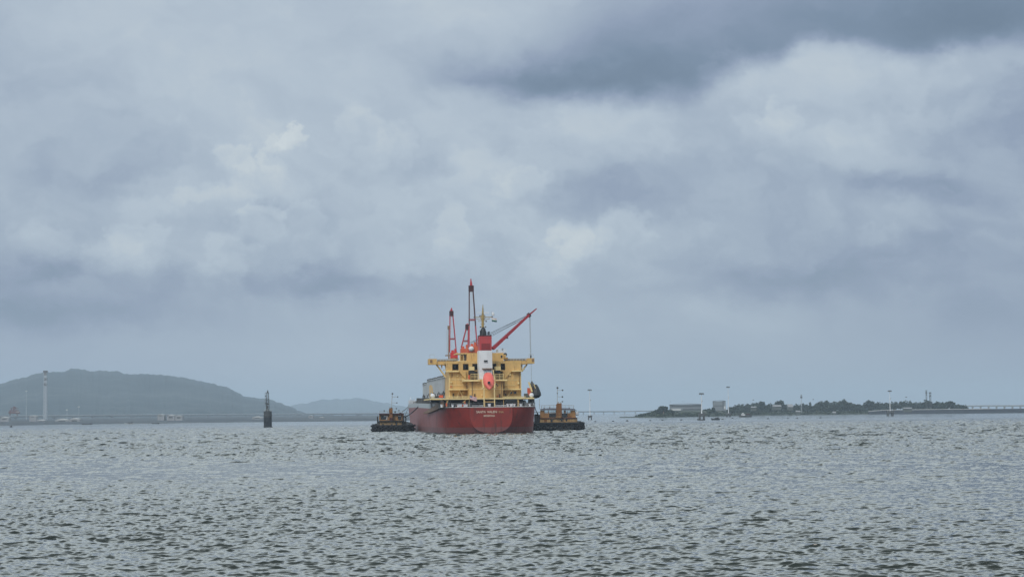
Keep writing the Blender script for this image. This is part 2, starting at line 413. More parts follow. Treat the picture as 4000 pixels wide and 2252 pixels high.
# ------------------------------------------------------------ materials
M = {}
M['hull'] = None
def hull_mat():
    m = bpy.data.materials.new('hull_paint'); m.use_nodes = True; T = NT(m.node_tree)
    oc = T.n('ShaderNodeTexCoord').outputs['Object']; s = T.n('ShaderNodeSeparateXYZ', ins={0: oc})
    x, y, z = s.outputs
    st = T.n('ShaderNodeMapping', ins={0: oc, 3: (1, 1, 0.12)}).outputs[0]
    a = T.noise(st, 0.55, 8, 0.62); b = T.noise(oc, 0.25, 5, 0.6)
    red = T.n('ShaderNodeMix', data_type='RGBA', ins={0: T.smooth(b.outputs[0], 0.3, 0.7), 6: (0.27, 0.028, 0.018, 1), 7: (0.18, 0.020, 0.016, 1)}).outputs[2]
    # paler, pinker plating along the ship's side forward of the quarter
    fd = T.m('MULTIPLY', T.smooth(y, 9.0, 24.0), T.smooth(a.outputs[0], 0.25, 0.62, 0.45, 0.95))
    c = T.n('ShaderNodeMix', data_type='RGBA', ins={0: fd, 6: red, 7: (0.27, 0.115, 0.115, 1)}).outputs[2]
    # boot topping near the waterline
    zb = T.m('ADD', z, T.m('MULTIPLY', T.m('SUBTRACT', b.outputs[0], 0.5), 0.25))
    c = T.n('ShaderNodeMix', data_type='RGBA', ins={0: T.smooth(zb, 1.62, 1.54, 0, 0.8), 6: c, 7: (0.16, 0.072, 0.072, 1)}).outputs[2]
    c = T.n('ShaderNodeMix', data_type='RGBA', ins={0: T.smooth(zb, 0.35, 0.1, 0, 0.8), 6: c, 7: (0.035, 0.02, 0.02, 1)}).outputs[2]
    g = T.m('MULTIPLY', T.smooth(T.noise(st, 1.3, 8, 0.65).outputs[0], 0.52, 0.68), 0.75)
    c = T.n('ShaderNodeMix', data_type='RGBA', ins={0: g, 6: c, 7: (0.07, 0.024, 0.018, 1)}).outputs[2]
    # scuffs high on the side
    g = T.m('MULTIPLY', T.smooth(T.noise(st, 0.8, 8, 0.7).outputs[0], 0.60, 0.68), T.m('MULTIPLY', T.smooth(y, 14, 30), 0.6))
    c = T.n('ShaderNodeMix', data_type='RGBA', ins={0: g, 6: c, 7: (0.30, 0.22, 0.22, 1)}).outputs[2]
    bs = T.n('ShaderNodeBsdfPrincipled', ins={'Base Color': c, 'Roughness': 0.5, 'Specular IOR Level': 0.35})
    T.n('ShaderNodeOutputMaterial', ins={0: bs.outputs[0]})
    return m
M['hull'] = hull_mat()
M['yellow'] = paint('yellow_paint', (0.64, 0.42, 0.155), wear=0.8, wear_col=(0.46, 0.31, 0.13), scale=0.8, rust=0.8, rust_col=(0.20, 0.09, 0.035))
M['cream'] = paint('cream_paint', (0.78, 0.62, 0.30), wear=0.4, wear_col=(0.5, 0.36, 0.18), scale=1.2, rust=0.3)
M['shade_brown'] = paint('shaded_bulkhead', (0.10, 0.062, 0.028), wear=0.5, wear_col=(0.04, 0.028, 0.02), scale=0.8)  # shade of the recesses put into a dark ochre; the brown doors share it
M['white'] = paint('white_paint', (0.72, 0.74, 0.78), wear=0.35, wear_col=(0.52, 0.53, 0.56), scale=0.5, rust=0.15)
M['funnel_red'] = paint('funnel_red', (0.50, 0.055, 0.06), wear=0.4, wear_col=(0.35, 0.05, 0.06), scale=0.5)
M['panel_red'] = paint('panel_red', (0.24, 0.022, 0.025), wear=0.4, scale=0.8)
M['crane_red'] = paint('crane_red', (0.33, 0.018, 0.032), wear=0.6, wear_col=(0.14, 0.015, 0.02), scale=0.8)
M['house_red'] = paint('crane_house_red', (0.62, 0.03, 0.025), wear=0.4, wear_col=(0.40, 0.05, 0.03), scale=0.6, rust=0.3)
M['house_orange'] = paint('crane_house_orange', (0.62, 0.10, 0.035), wear=0.5, wear_col=(0.45, 0.2, 0.1), scale=0.9, rust=0.3)
M['dark_red'] = paint('dark_red', (0.055, 0.010, 0.013), wear=0.5, wear_col=(0.02, 0.01, 0.01), scale=0.8)
M['black'] = paint('black_steel', (0.012, 0.013, 0.015), wear=0.3, wear_col=(0.03, 0.03, 0.03), scale=1)
M['rubber'] = paint('fender_rubber', (0.010, 0.011, 0.015), rough=0.8, wear=0.4, wear_col=(0.03, 0.028, 0.03), scale=1.2)
M['grey'] = paint('grey_paint', (0.42, 0.46, 0.49), wear=0.4, wear_col=(0.30, 0.32, 0.33), scale=0.5, rust=0.25)
M['dark_grey'] = paint('dark_grey', (0.06, 0.065, 0.07), wear=0.6, wear_col=(0.15, 0.14, 0.12), scale=1.4)
M['orange'] = paint('lifeboat_orange', (0.80, 0.15, 0.12), wear=0.3, wear_col=(0.8, 0.3, 0.25), scale=0.8, streak=False)
M['steel'] = paint('wire_steel', (0.30, 0.32, 0.34), wear=0.2, scale=2)
M['dark_wire'] = paint('dark_wire', (0.03, 0.035, 0.04), wear=0.2, scale=2)
M['brown'] = paint('weathered_brown', (0.24, 0.15, 0.09), wear=0.6, wear_col=(0.07, 0.04, 0.03), scale=1.5, streak=False)
M['mast'] = paint('mast_yellow', (0.34, 0.24, 0.08), wear=0.6, wear_col=(0.15, 0.12, 0.06), scale=1.5)
M['tug_ochre'] = paint('tug_ochre', (0.32, 0.17, 0.06), wear=0.8, wear_col=(0.12, 0.06, 0.025), scale=0.9, rust=0.7, rust_col=(0.06, 0.028, 0.015))
M['tug_buff'] = paint('tug_buff', (0.42, 0.27, 0.12), wear=0.8, wear_col=(0.14, 0.08, 0.035), scale=0.9, rust=0.6, rust_col=(0.08, 0.035, 0.02))
M['tug_funnel'] = paint('tug_funnel', (0.21, 0.085, 0.018), wear=0.5, wear_col=(0.12, 0.05, 0.02), scale=0.9, rust=0.4)
M['maroon'] = paint('maroon_roof', (0.055, 0.012, 0.016), wear=0.4, scale=1)
M['glass'] = paint('window_glass', (0.30, 0.36, 0.38), rough=0.08, wear=0.3, spec=1.0, scale=1)
gm = bpy.data.materials.new('clear_glass'); gm.use_nodes = True; T = NT(gm.node_tree)
T.n('ShaderNodeOutputMaterial', ins={0: T.n('ShaderNodeMixShader', ins={0: 0.25, 1: T.n('ShaderNodeBsdfTransparent', ins={0: (0.9, 0.95, 0.95, 1)}).outputs[0], 2: T.n('ShaderNodeBsdfGlossy', ins={0: (0.8, 0.85, 0.85, 1), 'Roughness': 0.1}).outputs[0]}).outputs[0]})
M['glass'] = gm
M['dark_glass'] = paint('dark_glass', (0.012, 0.014, 0.016), rough=0.1, wear=0.0, spec=0.8)
M['concrete'] = paint('sea_concrete', (0.10, 0.105, 0.11), rough=0.9, wear=0.6, wear_col=(0.05, 0.05, 0.05), scale=0.5)
M['beacon_black'] = paint('beacon_black', (0.014, 0.018, 0.026), rough=0.8, wear=0.5, wear_col=(0.035, 0.04, 0.045), scale=0.8)
M['beacon_grey'] = paint('beacon_grey', (0.05, 0.055, 0.06), rough=0.9, wear=0.6, wear_col=(0.10, 0.10, 0.10), scale=0.8)
M['bridge'] = paint('bridge_concrete', (0.30, 0.30, 0.30), rough=0.9, wear=0.3, scale=0.05)
M['pale'] = paint('pale_render', (0.55, 0.56, 0.56), rough=0.9, wear=0.4, scale=0.1)
M['building_grey'] = paint('building_grey', (0.20, 0.22, 0.24), rough=0.9, wear=0.4, scale=0.1)
M['letter'] = paint('letter_paint', (0.75, 0.62, 0.50), wear=0.5, wear_col=(0.5, 0.25, 0.2), scale=3, streak=False)
M['letter_worn'] = paint('letter_worn', (0.30, 0.12, 0.09), wear=0.7, wear_col=(0.16, 0.03, 0.03), scale=3, streak=False)
M['letter_buff'] = paint('letter_buff', (0.50, 0.30, 0.14), wear=0.5, wear_col=(0.25, 0.09, 0.06), scale=3, streak=False)

def flag_mat(name, kind):
    m = bpy.data.materials.new(name); m.use_nodes = True; T = NT(m.node_tree)
    uv = T.n('ShaderNodeTexCoord').outputs['UV']; s = T.n('ShaderNodeSeparateXYZ', ins={0: uv}); u, v = s.outputs[0], s.outputs[1]
    if kind == 'stripes':
        odd = T.m('LESS_THAN', T.m('MODULO', T.m('MULTIPLY', v, 11.0), 2.0), 1.0)
        c = T.n('ShaderNodeMix', data_type='RGBA', ins={0: odd, 6: (0.75, 0.72, 0.72, 1), 7: (0.42, 0.03, 0.04, 1)}).outputs[2]
        can = T.m('MULTIPLY', T.m('LESS_THAN', u, 0.36), T.m('GREATER_THAN', v, 0.545))
        c = T.n('ShaderNodeMix', data_type='RGBA', ins={0: can, 6: c, 7: (0.015, 0.025, 0.10, 1)}).outputs[2]
        # five-pointed star in the canton
        du = T.m('MULTIPLY', T.m('SUBTRACT', u, 0.18), 1.6); dv = T.m('SUBTRACT', v, 0.77)
        ang = T.m('ARCTAN2', du, dv); r = T.m('SQRT', T.m('ADD', T.m('MULTIPLY', du, du), T.m('MULTIPLY', dv, dv)))
        lim = T.m('ADD', 0.10, T.m('MULTIPLY', T.m('COSINE', T.m('MULTIPLY', ang, 5.0)), 0.05))
        c = T.n('ShaderNodeMix', data_type='RGBA', ins={0: T.m('LESS_THAN', r, lim), 6: c, 7: (0.75, 0.75, 0.75, 1)}).outputs[2]
    else:
        c = T.ramp(v, [(0.0, (0.03, 0.11, 0.10)), (0.5, (0.62, 0.64, 0.62)), (0.86, (0.45, 0.2, 0.12))], 'CONSTANT')
    bs = T.n('ShaderNodeBsdfPrincipled', ins={'Base Color': c, 'Roughness': 0.8})
    T.n('ShaderNodeOutputMaterial', ins={0: bs.outputs[0]})
    return m
def cloth(name, p0, p1, drop, mat, wave=0.18, n=14):
    """a waving flag: hoist at p0, fly at p1, hanging 'drop' below"""
    v = []; f = []; uvs = []
    p0 = Vector(p0); p1 = Vector(p1)
    for i in range(n + 1):
        t = i / n; c = p0.lerp(p1, t) + Vector((0, wave * math.sin(t * 7.5) * t ** 0.5, wave * 0.5 * math.sin(t * 6 + 1) * t))
        for j in range(5):
            s = j / 4; v.append(tuple(c + Vector((0.05 * s, wave * 0.3 * math.sin(t * 9 + s * 2), -drop * s)))); uvs.append((t, 1 - s))
    for i in range(n):
        for j in range(4): a = i * 5 + j; f.append((a, a + 5, a + 6, a + 1))
    me = bpy.data.meshes.new(name); me.from_pydata(v, [], f); me.update()
    uvl = me.uv_layers.new(name='UVMap')
    for lp in me.loops: uvl.data[lp.index].uv = uvs[lp.vertex_index]
    me.polygons.foreach_set('use_smooth', [True] * len(me.polygons)); me.materials.append(mat)
    o = bpy.data.objects.new(name, me); col.objects.link(o)
    md = o.modifiers.new('thick', 'SOLIDIFY'); md.thickness = 0.02
    return o

# ------------------------------------------------------------ the cargo ship
SX, SY, YAW = -5.65, 513.0, 0.105
ex = Vector((math.cos(YAW), math.sin(YAW), 0)); ey = Vector((-math.sin(YAW), math.cos(YAW), 0)); SO = Vector((SX, SY, 0))
CO = Vector((0, 0, CAM_H))
def sp(px, py, yl):
    """ship coordinates (x, z) of the photo point px, py on the ship's transverse plane y = yl"""
    d = ray(px, py); t = (yl - (CO - SO).dot(ey)) / d.dot(ey); p = CO + d * t - SO
    return p.dot(ex), p.z
def sa(u, v, yl): return sp(1580 + u / 3.717, 1330 + v / 3.717, yl)
def sb(u, v, yl): return sp(1640 + u / 3.816, 1060 + v / 3.816, yl)
def v3(xz, y): return Vector((xz[0], y, xz[1]))
def ship_world(x, y, z): return SO + ex * x + ey * y + Vector((0, 0, z))
ship = empty('cargo_ship', SO, YAW)
tag(ship, 'large red-hulled cargo ship seen from astern, with yellow superstructure and red and white funnel', 'ship')

def interp(tb, x):
    if x <= tb[0][0]: return tb[0][1]
    for (a, b), (c, d) in zip(tb, tb[1:]):
        if x <= c: return b + (d - b) * (x - a) / (c - a)
    return tb[-1][1]
HD = [(0.3, 5.6), (1.2, 8.2), (2.4, 10.0), (4, 11.1), (6, 11.8), (9, 12.35), (14, 12.8), (20, 13.3), (30, 13.85), (42, 14.0), (138, 14.0), (148, 13.0), (157, 10.6), (165, 6.5), (171, 1.2)]
HW = [(0.3, 1.9), (1.2, 3.2), (2.4, 5.3), (4, 7.8), (6, 9.8), (9, 11.4), (14, 12.3), (20, 12.9), (30, 13.6), (42, 13.9), (130, 13.9), (143, 12.4), (153, 9.0), (162, 4.5), (168, 0.6)]
def deck_z(y): return 6.75 + 0.75 * min(1, max(0, (y - 5) / 90.0))
st = [0.3, 0.8, 1.2, 1.8, 2.4, 3.2, 4, 5, 6, 7.5, 9, 11.5, 14, 17, 20, 25, 30, 36, 42, 60, 80, 100, 120, 130, 138, 143, 148, 153, 157, 162, 165, 168, 170]
rings = []
for y in st:
    hd, hw, dz_ = interp(HD, y), interp(HW, y), deck_z(y)
    half = []
    for k, z in enumerate([-1.5, -0.4, 0.3, 1.2, 2.4, 3.8, 5.2, dz_]):
        t = max(0, min(1, z / dz_)); w = hw + (hd - hw) * (t ** 0.8)
        if z < 0: w = hw - 0.25 * (-z)
        half.append((max(w, 0.1), z))
    rings.append([(w, y, z) for w, z in half] + [(-w, y, z) for w, z in reversed(half)])
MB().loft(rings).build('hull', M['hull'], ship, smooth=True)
# transom plate with its rounded foot
tp = []
for k in range(25):
    a = math.pi * (k / 24.0); c, s = math.cos(a), math.sin(a)
    xw = 5.45 * math.copysign(abs(c) ** 0.75, c); z = 4.9 - 4.75 * (abs(s) ** 0.80)
    tp.append((xw, z))
tp = [(5.45, 6.7)] + tp + [(-5.45, 6.7)]
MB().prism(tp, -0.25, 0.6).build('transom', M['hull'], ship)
# name and port of registry across the transom
def text(name, body, x, z, size, mat, y=-0.33, width=None, parent=ship, label=None, ext=0.02):
    cu = bpy.data.curves.new(name, 'FONT'); cu.body = body; cu.size = size; cu.extrude = ext; cu.offset = 0.012 * size; cu.align_x = 'CENTER'; cu.align_y = 'CENTER'
    tmp = bpy.data.objects.new('tmp', cu); col.objects.link(tmp)
    dg = bpy.context.evaluated_depsgraph_get(); me = bpy.data.meshes.new_from_object(tmp.evaluated_get(dg))
    bpy.data.objects.remove(tmp); me.name = name
    co = np.empty(len(me.vertices) * 3); me.vertices.foreach_get('co', co); co = co.reshape(-1, 3)
    if width:
        w = co[:, 0].max() - co[:, 0].min(); co[:, 0] *= width / w
    out = np.stack([co[:, 0] + x, y - co[:, 2], co[:, 1] + z], -1); me.vertices.foreach_set('co', out.ravel()); me.update()
    me.materials.clear(); me.materials.append(mat)
    o = bpy.data.objects.new(name, me); col.objects.link(o); o.parent = parent
    return o
def tx(u0, u1, v0, v1):
    a = sa(u0, v0, -0.3); b = sa(u1, v1, -0.3)
    return (a[0] + b[0]) / 2, (a[1] + b[1]) / 2, abs(b[0] - a[0]), abs(a[1] - b[1])
x, z, w, h = tx(1043, 1180, 1018, 1050); text('name_lettering', 'SANTA', x, z, h * 1.36, M['letter'], width=w)
x, z, w, h = tx(1200, 1342, 1016, 1048); text('name_lettering', 'VALEN', x, z, h * 1.36, M['letter'], width=w)
x, z, w, h = tx(1346, 1366, 1018, 1046); text('name_lettering', 'T', x, z, h * 1.36, M['letter_worn'], width=w)
x, z, w, h = tx(1370, 1440, 1018, 1048); text('name_lettering', 'INA', x, z, h * 1.36, M['letter_buff'], width=w)
x, z, w, h = tx(1150, 1312, 1075, 1102); text('port_lettering', 'MONROVIA', x, z, h * 1.36, M['letter'], width=w)
mk = MB()
for k in range(9):
    if k == 3: continue
    a = sa(1180 + k * 11.3, 979, -0.3); mk.box(a[0], a[0] + 0.14, -0.29, -0.245, a[1] - 0.09, a[1] + 0.09)
mk.split('number_character', M['letter_worn'], ship)
# rubbing strake and pale deck-edge moulding along the stern
mo = MB()
edge_pts = [(-interp(HD, y), y, deck_z(y)) for y in reversed(st[:14])] + [(-5.5, -0.22, 6.72), (5.5, -0.22, 6.72)] + [(interp(HD, y), y, deck_z(y)) for y in st[:14]]
for a, b in zip(edge_pts, edge_pts[1:]): mo.tube(a, b, 0.10, n=6)
mo.build('deck_edge', M['pale'], ship)
# grey bulwark along the port and starboard sides forward of the quarter
for s in (-1, 1):
    g = MB()
    ss = [14, 17, 20, 25, 30, 36, 42, 60, 80, 100, 120, 130, 138, 143, 148]
    out = []
    for y in ss:
        h = 0.95 * min(1, (y - 13) / 8.0)
        hx = interp(HD, y)
        out.append([(s * (hx + 0.02), y, deck_z(y) - 0.35), (s * (hx + 0.02), y, deck_z(y) + h), (s * (hx - 0.15), y, deck_z(y) + h), (s * (hx - 0.15), y, deck_z(y) - 0.35)])
    g.loft(out); g.build('bulwark', M['grey'], ship)
fo = MB()
fr = []
for y in (146, 150, 157, 163, 168):
    hx = interp(HD, y) + 0.1
    fr.append([(hx, y, 6.9), (hx + 0.15, y, 9.6), (-hx - 0.15, y, 9.6), (-hx, y, 6.9)])
fo.loft(fr); fo.build('forecastle', M['grey'], ship)
rl = MB()
for k in range(12):
    y = 100 + k * 5.5
    hx = interp(HD, y) - 0.1; z0 = deck_z(y) + 0.9 if y < 146 else 9.6
    rl.tube((-hx, y, z0), (-hx, y, z0 + 1.2), 0.06, n=4)
    y2 = y + 5.5; h2 = interp(HD, min(y2, 160)) - 0.1
    for q in (0.6, 1.2): rl.tube((-hx, y, z0 + q), (-h2, y2, (deck_z(y2) + 0.9 if y2 < 146 else 9.6) + q), 0.045, n=4)
rl.build('side_railing', M['white'], ship)
# hatch covers stood open along the hold, port side
rng = random.Random(4)
for (y0, y1, zt, x0) in ((31, 47, 15.0, -9.2), (49, 66, 15.1, -9.2), (68, 88, 15.1, -9.3), (90, 112, 15.2, -9.3), (115, 129, 14.3, -9.6)):
    hc = MB().box(x0, x0 + 1.3, y0, y1, 8.0, zt)
    n = int((y1 - y0) / 2.4)
    for k in range(n + 1):
        yy = y0 + (y1 - y0) * k / n; hc.box(x0 - 0.22, x0 - 0.003, yy - 0.12, yy + 0.12, 8.05, zt - 0.05)
    hc.box(x0 - 0.28, x0 + 1.45, y0 - 0.1, y1 + 0.1, zt + 0.003, zt + 0.3)
    o = hc.build('hatch_cover', M['grey'], ship)
    sk = MB()
    for k in range(3):
        yy = y0 + (y1 - y0) * (0.2 + 0.3 * k)
        sk.box(x0 - 0.45, x0 - 0.24, yy - 0.55, yy + 0.55, 10.2 + (k % 2) * 0.4, 11.0 + (k % 2) * 0.4)
        sk.box(x0 - 0.3, x0 + 0.5, yy + 1.4, yy + 2.2, zt + 0.31, zt + 0.7)
    sk.split('lifting_socket', M['dark_grey'], o)
MB().box(-9.8, 9.8, 38, 140, 7.2, 8.9).build('hatch_coaming', M['dark_grey'], ship)
dm = MB()
for k in range(16):
    y = 92 + k * 3.4; x = -12.6 + rng.random() * 1.4
    dm.box(x, x + 0.9 + rng.random(), y, y + 1.2, 7.6, 9.1 + rng.random() * 1.2)
dm.split('deck_machinery', M['dark_grey'], ship)

# --- superstructure
def block(name, u0, u1, v0, v1, ya, yb, mat, parent=ship, bev=0.0):
    a = sa(u0, v0, ya); b = sa(u1, v1, ya)
    return MB().box(a[0], b[0], ya, yb, min(a[1], b[1]), max(a[1], b[1])).build(name, mat, parent)
def addb(mb, u0, u1, v0, v1, ya, yb):
    a = sa(u0, v0, ya); b = sa(u1, v1, ya); mb.box(a[0], b[0], ya, yb, min(a[1], b[1]), max(a[1], b[1]))
dk = MB(); a = sa(372, 832, 3.0); b = sa(1884, 847, 3.0)
zc = (a[1] + b[1]) / 2
dk.box(a[0], b[0], 3.0, 30.0, zc - 0.17, zc + 0.17)
dk.build('poop_deck', M['cream'], ship)
ZP = zc + 0.175
# back wall and stanchions of the mooring deck below it
MB().box(-9.4, 9.7, 13.0, 30, 6.8, zc - 0.175).build('lower_bulkhead', M['shade_brown'], ship)
cl = MB()
for u, w in ((617, 10), (1160, 22), (1308, 12), (1650, 26), (880, 8), (1440, 8)):
    addb(cl, u - w / 2, u + w / 2, 849, 957, 3.3, 3.6)
addb(cl, 1170, 1305, 880, 890, 3.2, 3.35)
p0, p1 = sa(905, 850, 2.8), sa(850, 895, 2.8); cl.tube(v3(p0, 3.4), v3(p1, 3.4), 0.10, n=6)
p0, p1 = sa(640, 850, 2.8), sa(620, 900, 2.8); cl.tube(v3(p0, 3.4), v3(p1, 3.4), 0.10, n=6)
cl.split('deck_stanchion', M['yellow'], ship)

bw = []
SPLIT = {'window', 'door', 'equipment_box', 'fire_box', 'deck_locker', 'storage_locker', 'vent_hood', 'wing_end_mark', 'upper_locker', 'white_fairlead', 'deck_crate', 'lashing_post', 'port_gear', 'window_frame', 'side_casing', 'exhaust', 'roof_fitting', 'deck_gear', 'porthole',
         'wheelhouse_opening', 'lower_wall', 'rusty_patch', 'hull_mark', 'bulwark', 'funnel_vent', 'upper_platform', 'gallery_inner_wall', 'towing_post'}
def part(name, rects, mat, parent=ship):
    mb = MB()
    for r in rects: addb(mb, *r)
    return (mb.split if name in SPLIT else mb.build)(name, mat, parent)
# centre tower aft of the house, carrying the lifeboat ramp
part('centre_house', [(946, 1430, 562, 829, 8.0, 15.95)], M['yellow'])
aft = MB()
for (u0, u1, v0) in ((646, 945.5, 440), (1430.5, 1697, 440)):
    a = sa(u0, v0, 16); b = sa(u1, 829, 16); aft.box(a[0], b[0], 16.0, 31.5, ZP, a[1])
a = sa(945.6, 562, 16); b = sa(1430.4, 829, 16); aft.box(a[0] + 0.003, b[0] - 0.003, 16.05, 31.4, ZP, a[1])
aft.build('accommodation_block', M['yellow'], ship)
# side wall panels: proud frames and seams that read on the aft face
fr_ = MB()
for (u0, u1, v0, v1) in ((646, 660, 452, 825), (655, 940, 560, 566), (742, 748, 452, 695), (1490, 1690, 566, 571), (1684, 1697, 452, 825),
                         (948, 1428, 700, 706), (1010, 1016, 570, 825), (1600, 1605, 452, 695), (655, 940, 640, 645), (1440, 1690, 640, 644)):
    a = sa(u0, v0, 16 if u0 < 946 or u0 > 1430 else 8)
    yy = 15.88 if (u0 < 946 or u0 > 1430) else 7.9
    if u0 in (948, 1010): yy = 7.88
    addb(fr_, u0, u1, v0, v1, yy, yy + 0.115)
fr_.split('wall_stiffener', M['cream'], ship)
pl = MB()
for (u0, u1, v0, v1, ya, yb) in ((650, 946, 700, 713, 13.0, 15.99), (1430, 1702, 697, 711, 13.0, 15.99), (872, 1100, 563, 588, 6.5, 15.9), (1300, 1492, 560, 580, 6.5, 15.9),
                                 (602, 790, 436, 452, 14.6, 16.2), (1560, 1702, 432, 446, 14.6, 16.2)):
    addb(pl, u0, u1, v0, v1, ya, yb)
pl.split('balcony', M['cream'], ship)
# recess between the side towers
part('recess_bulkhead', [(888, 1455, 440, 562, 19.5, 31)], M['shade_brown'])
dg = MB()   # diagonal webs from the gallery down to the recess
for (q0, q1, q2) in (((785, 440), (892, 440), (892, 562)), ((1560, 440), (1452, 440), (1452, 562))):
    a, b, c = sa(*q0, 15.5), sa(*q1, 15.5), sa(*q2, 15.5)
    dg.prism([a, b, c], 15.4, 18.9)
dg.split('diagonal_web', M['yellow'], ship)
# gallery level with its openings
gal = []
cuts = [605, 695, 785, 850, 930, 985, 1085, 1280, 1335, 1395, 1462, 1690]
for i in range(0, len(cuts) - 1, 2): gal.append((cuts[i], cuts[i + 1], 326, 440, 16.2, 16.9))
gal += [(606, 1690, 300, 327, 16.15, 30), (693, 790, 428, 440, 16.1, 16.95), (848, 934, 426, 440, 16.1, 16.95), (983, 1088, 428, 440, 16.1, 16.95), (1278, 1338, 428, 440, 16.1, 16.95), (1393, 1464, 424, 440, 16.1, 16.95)]
part('gallery_wall', gal, M['yellow'])
part('gallery_inner_wall', [(660, 1396, 329, 440, 21.0, 26), (1418, 1640, 329, 440, 21.0, 26)], M['shade_brown'])
part('window', [(720, 760, 352, 400, 20.85, 21.1)], M['dark_glass']); part('window', [(868, 905, 350, 420, 20.85, 21.1)], M['dark_glass']); part('window', [(1010, 1080, 345, 430, 20.85, 21.1)], M['dark_glass'])
part('storage_locker', [(945, 1015, 375, 428, 12.2, 15.6), (1322, 1398, 372, 428, 12.2, 15.6)], M['cream'])
part('vent_hood', [(945, 1015, 430, 468, 12.4, 15.6), (1322, 1392, 430, 466, 12.4, 15.6)], M['black'])
part('deck_locker', [(930, 948, 495, 558, 9.5, 11)], M['house_orange'])
for u0, u1 in ((960, 1080), (1318, 1440)): part('recess_railing', [(u0, u1, v, v + 5, 9.8, 9.9) for v in (480, 505, 530)] + [(u, u + 5, 475, 562, 9.81, 9.89) for u in (u0, (u0 + u1) / 2, u1 - 5)], M['cream'])
# bridge deck with wings
part('bridge_wing', [(353, 1886, 297, 328, 25.0, 29.5), (353, 470, 262, 342, 24.6, 29.6), (1782, 1887, 252, 329, 24.6, 29.6), (470, 1782, 318, 338, 24.9, 29.4)], M['yellow'])
part('wing_end_mark', [(372, 405, 275, 318, 24.45, 24.61), (1850, 1880, 262, 300, 24.45, 24.61)], M['brown'])
for lo, hi, up_ in ((470, 775, 0), (1450, 1782, 9)):
    wr = MB()
    for v in (266, 280): addb(wr, lo, hi, v - up_, v + 5 - up_, 24.8, 24.9)
    for u in range(lo + 8, hi, 42): addb(wr, u, u + 5, 262 - up_, 298, 24.81, 24.89)
    wr.build('wing_railing', M['grey'], ship)
for u0, u1, v0 in ((365, 440, 202), (1805, 1872, 192)):
    wr = MB(); addb(wr, u0, u1, v0, v0 + 4, 25.2, 25.26); addb(wr, u0, u0 + 4, v0, v0 + 62, 25.21, 25.25); addb(wr, u1 - 4, u1, v0, v0 + 62, 25.21, 25.25); wr.build('wing_end_frame', M['grey'], ship)
bulk = MB(); addb(bulk, 475, 770, 268, 297, 29.2, 29.4); addb(bulk, 1450, 1782, 258, 297, 29.2, 29.4); bulk.split('wing_bulwark', M['shade_brown'], ship)
bk = MB()
for q in (((462, 342), (600, 532), 0.22), ((540, 345), (540, 395), 0.18), ((600, 350), (614, 430), 0.3), ((1782, 338), (1702, 448), 0.20), ((1702, 340), (1702, 440), 0.2), ((560, 420), (605, 430), 0.10), ((540, 345), (590, 350), 0.2)):
    a, b = sa(*q[0], 26), sa(*q[1], 26); bk.tube(v3(a, 26), v3(b, 26), q[2], n=6)
bk.split('wing_brace', M['cream'], ship)
# wheelhouse and monkey island
part('wheelhouse', [(905, 1440, 178, 299, 20.0, 31.0)], M['yellow'])
part('upper_platform', [(752, 904, 180, 190, 20.0, 30), (800, 812, 190, 298, 20.2, 20.5), (760, 905, 292, 300, 19.9, 30)], M['cream'])
part('upper_locker', [(812, 850, 215, 295, 23, 26), (1442, 1472, 200, 262, 22, 24), (1440, 1500, 240, 268, 24, 26)], M['yellow'])
part('window', [(862, 874, 200, 245, 21, 21.2)], M['dark_glass']); part('window', [(1398, 1422, 212, 248, 19.9, 20.1)], M['dark_glass'])
part('window', [(880, 892, 200, 245, 21, 21.2)], M['dark_glass'])
mr = MB()
for v in (125, 145, 165): addb(mr, 1330, 1478, v, v + 4, 22, 22.08)
for u in (1330, 1352, 1380, 1402, 1430, 1452, 1474): addb(mr, u, u + 5, 118, 178, 22, 22.08)
mr.build('monkey_island_railing', M['white'], ship)
sm = MB()
for (u, v, r) in ((1345, 150, 0.35), (1425, 125, 0.3), (1463, 200, 0.5)): c = v3(sa(u, v, 23), 23); sm.ball(c, r)
sm.split('antenna_dome', M['dark_grey'], ship, smooth=True)
# mast post standing on the port wing, with its thin whip
ps = MB(); a, b = sb(430, 812, 27), sb(432, 1300, 27); ps.tube(v3(b, 27), v3(a, 27), 0.20, 0.11, n=8); a = sb(430, 835, 27); ps.box(a[0] - 0.3, a[0] + 0.3, 26.8, 27.2, a[1] - 0.5, a[1] + 0.5)
a = sb(428, 1250, 27); ps.box(a[0] - 0.9, a[0] + 0.5, 26.8, 27.2, a[1] - 0.15, a[1] + 0.15)
ps.build('signal_post', M['brown'], ship)
a, b = sb(405, 868, 27), sb(407, 1245, 27); MB().tube(v3(b, 27), v3(a, 27), 0.05, n=5).build('whip_antenna', M['steel'], ship)

# --- funnel
fn = MB(); YF = 9.0
a = sa(1083, 142, YF); b = sa(1277, 556, YF)
fn.box(a[0], b[0], YF, 14.5, b[1], a[1]); fn.build('funnel_casing', M['white'], ship)
a = sb(889, 962, YF); b = sb(1072, 1172, YF)
fnr = MB(); fnr.box(a[0], b[0], YF + 0.05, 14.4, b[1], a[1]); fnr.box(a[0] - 0.06, b[0] + 0.06, YF - 0.02, 14.5, a[1] - 0.55, a[1] - 0.42); fr2 = fnr.build('funnel', M['funnel_red'], ship)
tpb = MB(); tpb.box(a[0] - 0.05, b[0] + 0.05, YF, 14.45, a[1] + 0.003, a[1] + 0.25); tpb.build('funnel_rim', M['dark_red'], fr2)
a = sb(918, 1070, YF); b = sb(1050, 1162, YF); MB().box(a[0], b[0], YF - 0.06, YF + 0.06, b[1], a[1]).build('funnel_panel', M['panel_red'], fr2)
pp = MB()
